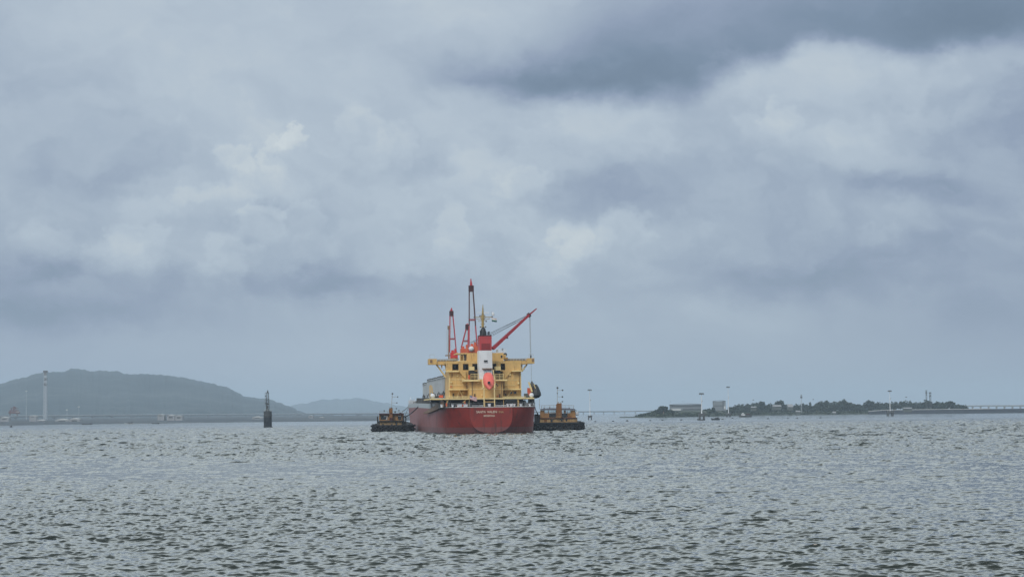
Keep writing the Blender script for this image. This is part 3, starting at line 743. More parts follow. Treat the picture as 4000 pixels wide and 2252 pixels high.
def pipe(mb, u0, u1, v0, v1, y):
    a = sb((u0 + u1) / 2, v0, y); b = sb((u0 + u1) / 2, v1, y); w = abs(sb(u1, v0, y)[0] - sb(u0, v0, y)[0]) / 2
    mb.tube(v3(b, y), v3(a, y), w, n=10)
pp.loft([[(c_.x + k * math.cos(q * .785), 11 + k * math.sin(q * .785), c_.z) for q in range(8)] for c_, k in ((v3(sb(942, 955, 11), 11), .95), (v3(sb(945, 900, 11), 11), .8), (v3(sb(945, 850, 11), 11), .55), (v3(sb(944, 826, 11), 11), .2))]); pipe(pp, 925, 966, 850, 955, 11); pipe(pp, 893, 922, 880, 955, 10.5); pipe(pp, 934, 952, 825, 870, 11.2); pipe(pp, 1016, 1042, 892, 945, 11.5); pipe(pp, 1000, 1010, 900, 950, 10.4); pipe(pp, 905, 917, 860, 900, 12); pipe(pp, 1050, 1066, 935, 955, 12)
pp.split('exhaust_pipe', M['black'], fr2)
part('casing_vent', [(1155, 1208, 282, 306, YF - 0.12, YF + 0.05)], M['black']); part('casing_marks', [(1158, 1214, 316, 321, YF - 0.05, YF + 0.05)], M['dark_grey'])
part('casing_ledge', [(1132, 1278, 398, 408, YF - 0.9, YF + 0.02)], M['brown'])
part('casing_recess', [(1155, 1258, 428, 434, YF - 0.12, YF + 0.05), (1158, 1163, 428, 468, YF - 0.12, YF + 0.05), (1250, 1255, 428, 468, YF - 0.12, YF + 0.05), (1160, 1252, 452, 470, YF - 0.6, YF + 0.02)], M['grey'])
part('casing_light', [(1180, 1200, 455, 478, YF - 0.75, YF - 0.62)], M['dark_grey'])
lw = MB()
for v in (968, 992, 1030, 1060): p = sb(872, v, 11); lw.tube(v3(sb(858, v, 11), 11), v3(sb(890, v, 11), 11), 0.05, n=4)
lw.split('funnel_rung', M['dark_grey'], fr2)

# --- radar mast
YM = 24.0
mm = MB()
a = sb(940, 490, YM); b = sb(938, 700, YM); c = sb(937, 1190, YM)
mm.tube(v3(b, YM), v3(a, YM), 0.42, 0.05, n=8); mm.tube(v3(c, YM), v3(b, YM), 0.42, 0.34, n=8)
for (u0, v0, u1, v1, r) in ((800, 680, 1085, 678, .10), (832, 700, 925, 722, .07), (1045, 700, 950, 722, .07), (895, 660, 980, 660, .08), (868, 740, 992, 740, .06), (895, 825, 982, 825, .06), (905, 780, 970, 780, .06),
                            (920, 690, 908, 640, .06), (955, 690, 968, 645, .06), (900, 685, 930, 730, .09), (975, 685, 945, 730, .09), (925, 600, 952, 640, .08), (950, 600, 925, 640, .08), (918, 640, 958, 640, .07), (925, 560, 955, 560, .05)):
    mm.tube(v3(sb(u0, v0, YM), YM), v3(sb(u1, v1, YM), YM), r, n=6)
mo_ = mm.build('radar_mast', M['mast'], ship)
rr = MB()
for (u0, u1, v) in ((845, 925, 612), (948, 1026, 614)): a, b = sb(u0, v, YM), sb(u1, v, YM); rr.box(a[0], b[0], YM - 0.6, YM - 0.4, a[1] - 0.1, a[1] + 0.1)
rr.split('radar_scanner', M['white'], mo_)
sc = MB()
for (u, v) in ((812, 680), (905, 825), (980, 825), (1078, 672), (895, 660), (990, 740)): sc.ball(v3(sb(u, v, YM), YM), 0.2, n=6)
sc.split('mast_lamp', M['dark_grey'], mo_)

# --- deck cranes (jib, house, pedestal, wires)
def crane(y, foot, head, tip, w0, w1, zh, house_rect, house_mat, jib_mat, upper_mat, dy, label, ball=None, tie=0.35):
    """foot/head/tip are photo points (region b) of the jib's centreline; the jib reaches dy metres forward"""
    fu, hu, tu = sb(*foot, y), sb(*head, y + dy), sb(*tip, y + dy * 1.12)
    A = v3(fu, y); Bp = v3(hu, y + dy); Tp = v3(tu, y + dy * 1.12)
    h = MB(); a = sb(house_rect[0], house_rect[2], y); b = sb(house_rect[1], house_rect[3], y)
    h.box(a[0], b[0], y - 1.2, y + 1.8, b[1], a[1]); h.box(a[0] + 0.3, a[0] + 1.1, y - 0.8, y + 0.8, a[1], a[1] + 0.7)
    h.box(b[0] - 1.0, b[0] - 0.4, y - 0.4, y + 0.6, a[1], a[1] + 1.2)
    H = h.build('crane_house', house_mat, ship)
    pd = MB(); cx = (a[0] + b[0]) / 2; pd.lathe((cx, y + 0.3, 0), [(1.2, 7.4), (1.2, b[1] - 0.7), (1.45, b[1] - 0.5), (1.45, b[1] - 0.003)], 14); pd.build('pedestal', M['yellow'], H)
    j = MB(); up = MB()
    for s, i in ((-1, 0), (1, 1)):
        f = A + Vector((s * w0, 0, 0)); e = Bp + Vector((s * w1, 0, 0)); m_ = f.lerp(e, 0.42)
        j.bar(f, m_, 0.34); (up if upper_mat else j).bar(m_, e, 0.36)
    f0, f1 = A + Vector((-w0, 0, 0)), A + Vector((w0, 0, 0)); e0, e1 = Bp + Vector((-w1, 0, 0)), Bp + Vector((w1, 0, 0))
    j.bar(f0.lerp(e0, tie), f1.lerp(e1, tie), 0.55)
    J = j.build('jib', jib_mat, ship)
    hd = MB(); hd.box(Bp.x - w1 - 0.2, Bp.x + w1 + 0.2, Bp.y - 0.45, Bp.y + 0.45, Bp.z - 0.35, Bp.z + 1.5); hd.build('jib_head', M['dark_red'] if not upper_mat else upper_mat, J)
    if upper_mat: up.build('upper_jib', upper_mat, J)
    tpk = MB(); tpk.tube(Bp + Vector((0, 0, 1.2)), Tp, 0.62, 0.14, n=4); tpk.build('jib_tip', M['crane_red'], J)
    wz = MB()
    for k in (-0.5, 0.0, 0.5): wz.tube(A + Vector((k * w0, -0.6, 0.6)), Bp + Vector((k * w1, -0.3, 0)), 0.045, n=4)
    wz.split('luffing_wire', M['steel'], J)
    if ball:
        c = v3(sb(ball[0], ball[1], y - 1.5), y - 1.5); MB().ball(c, 0.75, n=12).build('floodlight_dome', M['white'], H, smooth=True)
    return H
crane(128, (495, 1195), (471, 655), (474, 542), 1.05, 0.48, 0, (456, 562, 1205, 1290), M['house_red'], M['crane_red'], None, 14, '')
crane(97, (667, 1130), (706, 862), (716, 775), 1.0, 0.38, 0, (607, 735, 1148, 1215), M['house_orange'], M['crane_red'], None, 14, '')
crane(64, (797, 1200), (765, 285), (760, 108), 1.2, 0.56, 0, (742, 862, 1112, 1212), M['house_orange'], M['crane_red'], M['dark_red'], 10, '', ball=(768, 1150), tie=0.52)
# nearest crane, jib slewed out to starboard
YA = 38.0
A = v3(sb(1082, 1150, YA), YA); Bq = v3(sb(1625, 648, YA), YA); Tq = v3(sb(1740, 552, YA), YA)
h = MB(); a = sb(930, 990, YA); b = sb(1062, 1190, YA); h.box(a[0], b[0], YA - 1.3, YA + 1.8, b[1], a[1])
H = h.build('crane_house', M['house_red'], ship)
MB().lathe(((a[0] + b[0]) / 2, YA, 0), [(1.3, 7.4), (1.3, b[1] - 0.7), (1.55, b[1] - 0.5), (1.55, b[1] - 0.003)], 14).build('pedestal', M['yellow'], H)
j = MB()
for s in (-1, 1): j.tube(A + Vector((0, s * 1.7, 0)), Bq + Vector((0, s * 0.5, 0)), 0.62, 0.42, n=4)
for t in (0.3, 0.55, 0.8): c = A.lerp(Bq, t); j.bar(c + Vector((0, -1.2, 0)), c + Vector((0, 1.2, 0)), 0.5)
J = j.build('jib', M['crane_red'], ship)
hh_ = MB(); hh_.tube(Bq.lerp(A, 0.03), Bq.lerp(Tq, 0.15), 0.62, n=6); hh_.build('jib_head', M['dark_red'], J)
MB().tube(Bq, Tq, 0.36, 0.2, n=4).build('jib_tip', M['crane_red'], J)
wz = MB()
for (u0, v0, u1, v1) in ((1045, 915, 1600, 652), (1052, 928, 1610, 655), (1085, 955, 1615, 668), (1062, 925, 1440, 735), (1075, 940, 1560, 700)):
    wz.tube(v3(sb(u0, v0, YA), YA), v3(sb(u1, v1, YA), YA), 0.06, n=4)
wz.split('luffing_wire', M['dark_wire'], J)
wz = MB()
for (u0, u1) in ((1632, 1646), (1640, 1652), (1648, 1658)): wz.tube(v3(sb(u0, 668, YA), YA), v3(sb(u1, 1250, YA), YA), 0.05, n=4)
a = sa(1838, 210, YA); b = sa(1843, 590, YA); wz.tube(v3(a, YA), v3(b, YA), 0.06, n=4)
wz.split('hoist_wire', M['steel'], J)
a = sb(1646, 1245, YA); b = sb(1662, 1288, YA); MB().box(a[0], b[0], YA - 0.4, YA + 0.4, b[1], a[1]).build('hook_block', M['black'], J)
a = sb(1290, 985, YA); MB().box(a[0] - 0.4, a[0] + 0.4, YA - 1, YA + 1, a[1] - 0.25, a[1] + 0.15).build('jib_lamp', M['dark_red'], J)
cw = MB()
for (u0, v0, u1, v1) in ((745, 1058, 880, 1000), (765, 1062, 885, 1012), (800, 1040, 870, 1075)): cw.tube(v3(sb(u0, v0, 60), 60), v3(sb(u1, v1, 40), 40), 0.05, n=4)
cw.split('stay_wire', M['dark_wire'], ship)

# --- ramp frame that carries the lifeboat
lf = MB()
for u in (1143, 1305):
    lf.tube(v3(sa(u, 560, 6.5), 6.5), v3(sa(u + 3, 690, 0.8), 0.8), 0.16, n=6)
    lf.tube(v3(sa(u + 12 if u < 1200 else u, 690, 1.0), 1.0), v3(sa(u + 14 if u < 1200 else u + 5, 952, 1.0), 1.0), 0.15, n=6)
for (u0, v0, u1, v1) in ((1287, 420, 1310, 560), (1310, 560, 1318, 690), (1120, 690, 1145, 688), (1292, 690, 1318, 692), (1128, 560, 1143, 690)): lf.tube(v3(sa(u0, v0, 3.5), 3.5), v3(sa(u1, v1, 3.0), 3.0), 0.13, n=6)
lf.build('lifeboat_ramp', M['cream'], ship)
# --- other fittings round the poop
part('port_gear', [(385, 455, 785, 826, 6, 8), (455, 500, 800, 828, 7, 9), (520, 575, 775, 828, 6, 8)], M['dark_grey'])
part('port_gear_box', [(500, 560, 790, 826, 5.5, 6)], M['house_orange'])
lt = MB()
for (u0, v0, u1, v1) in ((366, 655, 372, 830), (398, 655, 412, 782), (366, 655, 398, 655), (368, 700, 404, 700), (368, 745, 408, 745), (366, 655, 404, 700), (404, 700, 370, 745), (380, 640, 384, 655)):
    lt.tube(v3(sa(u0, v0, 8), 8), v3(sa(u1, v1, 8), 8), 0.14, n=4)
lt.build('ladder_tower', M['yellow'], ship)
fd = MB()
for (u, v, y) in ((410, 800, 4.5), (1845, 790, 4.5)): fd.ball(v3(sa(u, v, y), y), 0.62, n=10)
fd.split('searchlight', M['white'], ship, smooth=True)
pc = MB()
pc.tube(v3(sa(1850, 905, 7), 7), v3(sa(1846, 690, 7), 7), 0.75, 0.6, n=8); addb(pc, 1785, 1880, 762, 826, 5.5, 7.5); addb(pc, 1828, 1885, 620, 690, 6, 7.4); pc.tube(v3(sa(1851, 625, 6.8), 6.8), v3(sa(1849, 585, 6.8), 6.8), 0.5, 0.15, n=6)
addb(pc, 1740, 1790, 765, 830, 7, 8)
PC = pc.build('provision_crane', M['dark_grey'], ship)
o = MB(); addb(o, 1790, 1885, 684, 758, 5.8, 7.2); addb(o, 1800, 1840, 740, 790, 5.4, 5.79); o.build('crane_body', M['house_orange'], PC)
o = MB(); o.tube(v3(sa(1804, 598, 5), 5), v3(sa(1852, 740, 5), 5), 0.28, n=4); o.tube(v3(sa(1880, 630, 5.2), 5.2), v3(sa(1900, 690, 5.2), 5.2), 0.12, n=4); o.build('boom', M['cream'], PC)
o = MB(); 
c = v3(sa(1905, 740, 6), 6); o.lathe((c.x, c.y, c.z), [(0.3, 1.9), (0.8, 1.2), (1.35, -0.2), (1.45, -0.9), (0.9, -1.5), (0.2, -1.7)], 9); o.build('hanging_bag', M['black'], PC)
part('lashing_post', [(1805, 1812, 840, 905, 3, 3.2), (1752, 1756, 842, 950, 3, 3.2)], M['dark_grey'])
# mooring deck gear seen between the hull edge and the poop deck
rng = random.Random(11)
wn_ = MB()
for (u0, u1, v0, v1) in ((985, 1060, 882, 930), (1062, 1140, 890, 932), (1328, 1400, 888, 930), (1405, 1470, 890, 930), (660, 720, 905, 940), (560, 612, 860, 940), (1500, 1560, 905, 940), (1710, 1760, 870, 940), (1795, 1870, 850, 935), (380, 520, 862, 905), (500, 560, 880, 935), (930, 975, 905, 945)):
    a = sa(u0, v0, 5 + rng.random() * 3); b = sa(u1, v1, 6); y = 5 + rng.random() * 3; zz = (a[1] + b[1]) / 2
    wn_.piece().tube((a[0], y, zz), (b[0], y, zz), (a[1] - b[1]) / 2 * 0.9, n=10)
    wn_.box(a[0] + 0.1, a[0] + 0.4, y - 1, y + 1, 6.76, a[1] + 0.15)
wn_.split('mooring_winch', M['dark_grey'], ship)
bl = MB()
for (u, v) in ((780, 935), (818, 932), (900, 930), (1232, 932), (540, 935), (700, 948), (1595, 935), (1500, 940), (1545, 935), (1690, 938), (870, 905), (1820, 925)):
    c = v3(sa(u, v, 1.6), 1.6); bl.lathe((c.x, c.y, 6.76), [(0.28, 0), (0.28, 0.55), (0.42, 0.6), (0.42, 0.75)], 8)
bl.split('bollard', M['white'], ship)
part('white_fairlead', [(980, 1142, 938, 945, 1.0, 1.3), (1320, 1482, 936, 943, 1.0, 1.3), (1215, 1250, 915, 950, 1.0, 1.5), (785, 832, 920, 952, 1.2, 1.6), (880, 915, 922, 952, 1.2, 1.6), (1540, 1575, 920, 948, 1.2, 1.6)], M['white'])
part('deck_crate', [(765, 785, 922, 952, 1.4, 2.0), (835, 872, 925, 950, 1.4, 2.2), (600, 620, 905, 950, 2, 2.6), (868, 884, 890, 912, 2, 2.6), (1590, 1608, 912, 945, 1.6, 2.2)], M['house_orange'])
tb = MB(); a = sa(1465, 842, 2.4); b = sa(1630, 902, 2.4); tb.tube((a[0], 2.9, (a[1] + b[1]) / 2), (b[0], 2.9, (a[1] + b[1]) / 2), (a[1] - b[1]) / 2, n=12); tb.build('covered_liferaft', M['rubber'], ship)
rl = MB()
last = None
for q in edge_pts[2:-2]:
    p = Vector(q)
    if last is not None and (p - last).length < 0.9 and abs(p.x) > 6: continue
    rl.tube(p, p + Vector((0, 0, 1.05)), 0.04, n=4)
    if last is not None:
        for hz_ in (0.55, 1.05): rl.tube(last + Vector((0, 0, hz_)), p + Vector((0, 0, hz_)), 0.03, n=4)
    last = p
rl.build('stern_railing', M['steel'], ship)
pr = MB()
for v in (806, 818): addb(pr, 600, 944, v, v + 3, 3.1, 3.16); addb(pr, 1432, 1760, v, v + 3, 3.1, 3.16)
for u in range(600, 944, 34): addb(pr, u, u + 3, 806, 832, 3.1, 3.16)
for u in range(1432, 1760, 34): addb(pr, u, u + 3, 806, 832, 3.1, 3.16)
pr.build('poop_railing', M['cream'], ship)
for (u0, u1) in ((1535, 1560), (1588, 1625)): part('window', [(u0, u1, 737, 768, 15.9, 16.1)], M['dark_glass'])
dr = MB()
for (u0, v0, u1, v1) in ((1490, 812, 1560, 715), (760, 830, 800, 715), (800, 715, 850, 825), (1160, 700, 1160, 840)): dr.tube(v3(sa(u0, v0, 14), 14), v3(sa(u1, v1, 14), 14), 0.1, n=4)
dr.split('ladder', M['cream'], ship)
dbm = MB(); addb(dbm, 925, 947, 652, 688, 12.5, 13.2); addb(dbm, 1318, 1345, 618, 640, 6, 6.8); addb(dbm, 1350, 1362, 640, 665, 6, 6.6); dbm.split('deck_light', M['dark_grey'], ship)

part('door', [(700, 722, 765, 826, 15.82, 16.02), (1460, 1480, 765, 826, 15.82, 16.02), (1010, 1030, 770, 826, 7.8, 8.02), (905, 925, 640, 700, 15.82, 16.02), (1375, 1393, 772, 826, 7.8, 8.02)], M['shade_brown'])
part('equipment_box', [(840, 868, 735, 770, 15.5, 16.02), (1640, 1668, 600, 628, 15.5, 16.02), (665, 690, 590, 612, 15.5, 16.02), (1060, 1090, 600, 622, 7.5, 8.02), (760, 780, 500, 520, 15.6, 16.02), (1520, 1545, 480, 505, 15.6, 16.02), (1120, 1132, 770, 800, 7.6, 8.02)], M['cream'])
part('fire_box', [(812, 826, 792, 812, 15.6, 16.02), (1350, 1364, 790, 812, 7.6, 8.02), (670, 684, 655, 672, 15.6, 16.02)], M['house_orange'])
for (u, v0, v1, y) in ((930, 452, 700, 15.8), (1448, 585, 825, 15.8), (1672, 452, 700, 15.8), (985, 590, 828, 7.8), (1410, 590, 828, 7.8), (820, 715, 828, 15.8)):
    MB().tube(v3(sa(u, v0, y), y), v3(sa(u, v1, y), y), 0.09, n=6).build('drain_pipe', M['brown'], ship)
# things that hang from or stand on the ship
gw = MB()
P0, P1 = Vector((-12.3, 4.0, 7.6)), Vector((-14.75, 39, 5.35))
for k in range(11):
    t = k / 10
    c = P0.lerp(P1, t); hgt = 1.25 * (1 - t) + 0.35; w = 0.9 - 0.3 * t
    sagz = 0.25 * math.sin(t * 3.14)
    row = [(c.x - w / 2, c.y, c.z - hgt / 2 - sagz), (c.x + w / 2, c.y, c.z - hgt / 2 - sagz), (c.x + w / 2, c.y, c.z + hgt / 2 - sagz * .4), (c.x - w / 2, c.y, c.z + hgt / 2 - sagz * .4)]
    if k == 0: rows_ = []
    rows_.append(row)
gw.loft(rows_); gw.build('accommodation_ladder', M['brown'], ship)

lb = empty('lifeboat', ship_world(*[0, 0, 0]), YAW)
tag(lb, 'orange enclosed lifeboat hanging bow down below the white funnel of the red ship', 'lifeboat')
cu_, cz = sa(1222, 590, 4.5)
ax = Vector((0, -0.80, -0.60)); side = Vector((1, 0, 0)); upv = side.cross(ax) * -1
if upv.z < 0: upv = -upv
cen = Vector((cu_, 4.2, cz))
rg = []
for t, w, hu, hl in ((-2.9, 0.75, 0.7, 0.6), (-2.4, 1.15, 1.15, 0.9), (-1.2, 1.42, 1.45, 1.05), (0.2, 1.45, 1.35, 1.1), (1.4, 1.25, 0.95, 1.05), (2.4, 0.80, 0.55, 0.8), (3.1, 0.32, 0.25, 0.45), (3.45, 0.05, 0.05, 0.1)):
    ring = []
    for k in range(16):
        an = 2 * math.pi * k / 16; c_, s_2 = math.cos(an), math.sin(an)
        ring.append(cen + ax * t + side * (w * math.copysign(abs(c_) ** 0.8, c_)) + upv * ((hu if s_2 > 0 else hl) * math.copysign(abs(s_2) ** 0.85, s_2)))
    rg.append(ring)
MB().loft(rg).build('boat_hull', M['orange'], lb, smooth=True)
ws = MB()
q = v3(sa(1224, 603, 1.9), 2.0); ws.box(q.x - 0.32, q.x + 0.32, q.y - 1.1, q.y + 0.4, q.z - 0.2, q.z + 0.22); ws.build('hatch_window', M['dark_glass'], lb)
cp = MB()
q = v3(sa(1212, 520, 5), 5.2); cp.box(q.x - 0.75, q.x + 0.75, q.y - 0.5, q.y + 0.9, q.z - 0.4, q.z + 0.65); C_ = cp.build('conning_tower', M['orange'], lb)
for du in (-0.42, 0.42): MB().box(q.x + du - 0.22, q.x + du + 0.22, q.y - 0.56, q.y - 0.45, q.z - 0.1, q.z + 0.35).build('window', M['dark_glass'], C_)

fl = cloth('ensign', v3(sa(945, 787, 0), -0.6), v3(sa(1046, 820, 0), -0.6), 1.15, flag_mat('ensign_cloth', 'stripes'), wave=0.16)
fl.location = SO; fl.rotation_euler = (0, 0, YAW)
tag(fl, 'red and white striped flag with a blue starred corner at the stern of the ship', 'flag')
stf = MB().tube(v3(sa(935, 945, 0.6), 0.6), v3(sa(944, 778, 0), -0.6), 0.06, n=6).build('flagstaff', M['cream'], ship)
f2 = cloth('courtesy_flag', v3(sb(1070, 692, YM), YM - .2), v3(sb(1145, 702, YM), YM - .2), 0.95, flag_mat('courtesy_cloth', 'tri'), wave=0.12)
f2.location = SO; f2.rotation_euler = (0, 0, YAW)
tag(f2, 'small green and white flag flying from the crosstree of the yellow radar mast', 'flag')
f3 = cloth('signal_flag', v3(sb(1072, 604, YM), YM - .2), v3(sb(1108, 610, YM), YM - .2), 0.9, M['white'], wave=0.1)
f3.location = SO; f3.rotation_euler = (0, 0, YAW)
tag(f3, 'small pale signal flag above the green and white one on the radar mast', 'flag')
MB().tube(v3(sb(1075, 680, YM), YM), v3(sb(1070, 595, YM), YM), 0.04, n=4).build('flag_halyard', M['steel'], mo_)

# ------------------------------------------------------------ tugs
def hor(px): return 1614 - 0.0105 * (px - 2000)
class Local:
    """a thing's own frame, filled from photo points on transverse planes y = const behind its stern"""
    def __init__(s, name, px, D, x0, y0, sx, sy):
        w = P(px, hor(px), D); s.o = empty(name, (w.x, D, 0)); s.w = w; s.D = D; s.a = (x0, y0, sx, sy)
    def q(s, u, v, y=0.0):
        x0, y0, sx, sy = s.a; p = P(x0 + u / sx, y0 + v / sy, s.D + y); return Vector((p.x - s.w.x, y, p.z))
    def box(s, mb, u0, u1, v0, v1, ya, yb):
        a = s.q(u0, v0, ya); b = s.q(u1, v1, ya); mb.box(a.x, b.x, ya, yb, min(a.z, b.z), max(a.z, b.z))
    def part(s, name, rects, mat, parent=None):
        mb = MB()
        for r in rects: s.box(mb, *r)
        return (mb.split if name in SPLIT else mb.build)(name, mat, parent or s.o)
    def lines(s, name, L, mat, parent=None, y=8.0, n=5):
        mb = MB()
        for l in L:
            yy = l[5] if len(l) > 5 else y; mb.tube(s.q(l[0], l[1], yy), s.q(l[2], l[3], yy), l[4], n=n)
        return mb.build(name, mat, parent or s.o)
def tug_hull(T_, hw, length, h, hb):
    rg = []
    for y, k, zz in ((0.0, 0.86, h), (0.8, 0.95, h), (2.5, 1.0, h), (length * 0.6, 1.0, h), (length * 0.8, 0.85, h + 0.5), (length * 0.93, 0.5, h + 1.0), (length, 0.1, h + 1.3)):
        w = hw * k
        rg.append([(hb + w * 0.96, y, -1.2), (hb + w, y, 0.9), (hb + w * 0.97, y, zz), (hb - w * 0.97, y, zz), (hb - w, y, 0.9), (hb - w * 0.96, y, -1.2)])
    return MB().loft(rg).build('hull', M['rubber'], T_.o)
def fenders(T_, hw, h, hb, length):
    f = MB()
    pts = [(hb - hw, length * 0.7), (hb - hw, 3.0), (hb - hw * 0.95, 1.0), (hb - hw * 0.84, -0.15), (hb + hw * 0.84, -0.15), (hb + hw * 0.95, 1.0), (hb + hw, 3.0), (hb + hw, length * 0.7)]
    for z in (h - 0.25, 0.7):
        for a, b in zip(pts, pts[1:]): f.tube((a[0], a[1], z), (b[0], b[1], z), 0.36, n=8)
    f.build('fender', M['rubber'], T_.o)
    t = MB()
    n = 7
    for k in range(n):
        x = hb - hw * 0.8 + 1.6 * hw * k / (n - 1)
        i0 = len(t.v); t._mk()
        # tyre: ring in the xz plane
        R_, r_ = 0.52, 0.2
        for i in range(12):
            a = 2 * math.pi * i / 12
            for q in range(6):
                b = 2 * math.pi * q / 6; rr_ = R_ + r_ * math.cos(b)
                t.v.append((x + rr_ * math.cos(a), -0.62 + r_ * math.sin(b), h * 0.48 + rr_ * math.sin(a)))
        for i in range(12):
            for q in range(6): t.f.append((i0 + i * 6 + q, i0 + ((i + 1) % 12) * 6 + q, i0 + ((i + 1) % 12) * 6 + (q + 1) % 6, i0 + i * 6 + (q + 1) % 6))
    t.split('tyre', M['rubber'], T_.o)

LT = Local('tugboat', 1530, 582, 1420, 1500, 6.589, 6.591)
tag(LT.o, 'smaller tugboat, ochre deckhouse on a black hull, left of the red ship', 'tugboat', 'harbour tugs beside the ship')
a = LT.q(190, 1050); b = LT.q(1235, 1050); HBX = (a.x + b.x) / 2; HWX = (b.x - a.x) / 2
tug_hull(LT, HWX, 26, LT.q(500, 1050).z, HBX); fenders(LT, HWX, LT.q(500, 1050).z, HBX, 26)
LT.part('bulwark', [(222, 300, 1022, 1060, 1.5, 2.0), (1085, 1195, 1035, 1065, 1.5, 2.0)], M['rubber'])
LT.part('deckhouse', [(420, 985, 948, 1062, 6, 16)], M['tug_buff'])
LT.part('side_casing', [(345, 418, 960, 1050, 7, 14), (988, 1055, 960, 1062, 7, 14)], M['dark_grey'])
LT.part('door', [(826, 862, 975, 1048, 5.85, 6.05)], M['dark_glass'])
LT.part('deck_edge', [(385, 1005, 936, 950, 5.2, 16.5)], M['black'])
wh = LT.part('wheelhouse', [(402, 440, 772, 936, 7, 14), (585, 885, 772, 936, 7, 14), (975, 1002, 772, 936, 7, 14), (440.5, 584.5, 772, 812, 7.05, 13.9), (440.5, 584.5, 912, 936, 7.05, 13.9), (885.5, 974.5, 772, 808, 7.05, 13.9), (885.5, 974.5, 918, 936, 7.05, 13.9)], M['tug_ochre'])
LT.part('wheelhouse_opening', [(440, 585, 812, 912, 7.6, 13.5), (885, 975, 808, 918, 7.6, 13.5)], M['dark_glass'], wh)
LT.part('window_frame', [(592, 608, 800, 910, 6.9, 7.05), (520, 572, 800, 835, 7.1, 7.5)], M['white'], wh)
LT.part('window_frame', [(890, 970, 806, 818, 6.9, 7.05)], M['white'], wh)
LT.part('roof', [(392, 1004, 752, 771, 6.2, 14.6)], M['maroon'])
LT.part('funnel', [(664, 746, 612, 935, 5.4, 6.6), (655, 670, 640, 740, 5.3, 5.39)], M['tug_funnel'])
LT.part('exhaust', [(676, 690, 588, 611, 5.8, 6.3), (712, 738, 592, 611, 5.8, 6.3)], M['black'])
LT.part('funnel_vent', [(690, 730, 735, 760, 5.3, 5.39), (672, 742, 860, 935, 5.25, 5.39)], M['dark_red'])
LT.lines('roof_railing', [(408, 686, 660, 690, .05), (748, 688, 998, 684, .05), (408, 720, 998, 722, .035), (408, 686, 405, 752, .05), (530, 688, 530, 752, .05), (620, 688, 620, 752, .04), (808, 690, 808, 752, .05), (905, 688, 905, 752, .05), (998, 684, 998, 760, .09)], M['grey'])
LT.part('roof_fitting', [(518, 548, 664, 694, 7.8, 8.2), (795, 830, 688, 718, 7.8, 8.2), (900, 922, 656, 684, 7.8, 8.2), (920, 975, 724, 752, 7.8, 9.2)], M['dark_grey'])
LT.lines('mast', [(716, 600, 742, 232, .11, 6), (735, 322, 885, 322, .07, 6), (718, 472, 870, 478, .07, 6), (745, 626, 850, 624, .06, 6)], M['grey'])
lp = MB()
for (u, v, r) in ((745, 240, .26), (880, 322, .2), (858, 476, .2), (845, 622, .2)): lp.ball(LT.q(u, v, 6), r, n=8)
lp.split('mast_lamp', M['dark_grey'], LT.o)
LT.part('towing_post', [(345, 376, 835, 960, 6.5, 7.2), (352, 368, 820, 836, 6.6, 7.1)], M['black'])
lr = MB()
for i in range(14):
    a0, a1 = 2 * math.pi * i / 14, 2 * math.pi * (i + 1) / 14; c = LT.q(1052, 900, 7)
    lr.tube(c + Vector((0.45 * math.cos(a0), 0, 0.9 * math.sin(a0))), c + Vector((0.45 * math.cos(a1), 0, 0.9 * math.sin(a1))), 0.17, n=5)
lr.build('hose_reel', M['black'], LT.o)
LT.part('life_raft', [(1028, 1046, 865, 925, 7.3, 8)], M['white'])
LT.part('deck_gear', [(480, 520, 1018, 1050, 4, 5), (700, 745, 1022, 1052, 4, 5), (300, 345, 1010, 1045, 5, 6), (1060, 1090, 990, 1040, 5, 6)], M['black'])

RT = Local('tugboat', 2190, 573, 2050, 1460, 5.577, 5.577)
tag(RT.o, 'broader tugboat with a row of wheelhouse windows, right of the red ship', 'tugboat', 'harbour tugs beside the ship')
a = RT.q(150, 1050); b = RT.q(1300, 1050); HBX = (a.x + b.x) / 2; HWX = (b.x - a.x) / 2; hz0 = RT.q(700, 1055).z
tug_hull(RT, HWX, 30, hz0, HBX); fenders(RT, HWX * 0.985, hz0, HBX, 30)
RT.part('bulwark', [(1190, 1222, 1020, 1065, 1.5, 2.2), (215, 330, 885, 1060, 6, 20)], M['rubber'])
RT.part('deckhouse', [(325, 1145, 962, 1060, 6, 18)], M['tug_buff'])
mb = MB()
def sl(ya, pts): return [tuple(RT.q(u, v, ya)[i] for i in (0, 2)) for u, v in pts]
for pts in (((328, 960), (345, 778), (432, 778), (432, 846), (528, 850), (528, 960)), ((932, 960), (932, 846), (1004, 846), (1004, 778), (1085, 778), (1118, 960)),
            ((432.5, 778), (1003.5, 778), (1003.5, 788), (432.5, 788)), ((678, 788.5), (808, 788.5), (808, 960), (678, 960))): mb.prism(sl(7, pts), 7, 15)
RW = mb.build('wheelhouse', M['tug_ochre'], RT.o)
for (u0, u1) in ((436, 504), (522, 586), (596, 630), (640, 674), (812, 850), (896, 926), (936, 1000)):
    g = RT.part('window', [(u0, u1, 788, 846 if u0 < 1000 else 840, 7.3, 7.45)], M['glass'], RW)
fr3 = MB()
for (u0, u1) in ((505, 521), (587, 595), (631, 639), (851, 895), (927, 935)): RT.box(fr3, u0, u1, 788.5, 850, 7.15, 7.6)
RT.box(fr3, 433, 677, 848, 852, 7.15, 7.6); fr3.split('window_frame', M['tug_ochre'], RW)
RT.part('wheelhouse_opening', [(530, 677, 853, 945, 7.8, 14), (810, 930, 850, 945, 7.8, 14)], M['dark_glass'], RW)
RT.part('lower_wall', [(530, 677, 945.5, 961, 7.1, 14), (810, 930, 945.5, 961, 7.1, 14)], M['tug_buff'], RW)
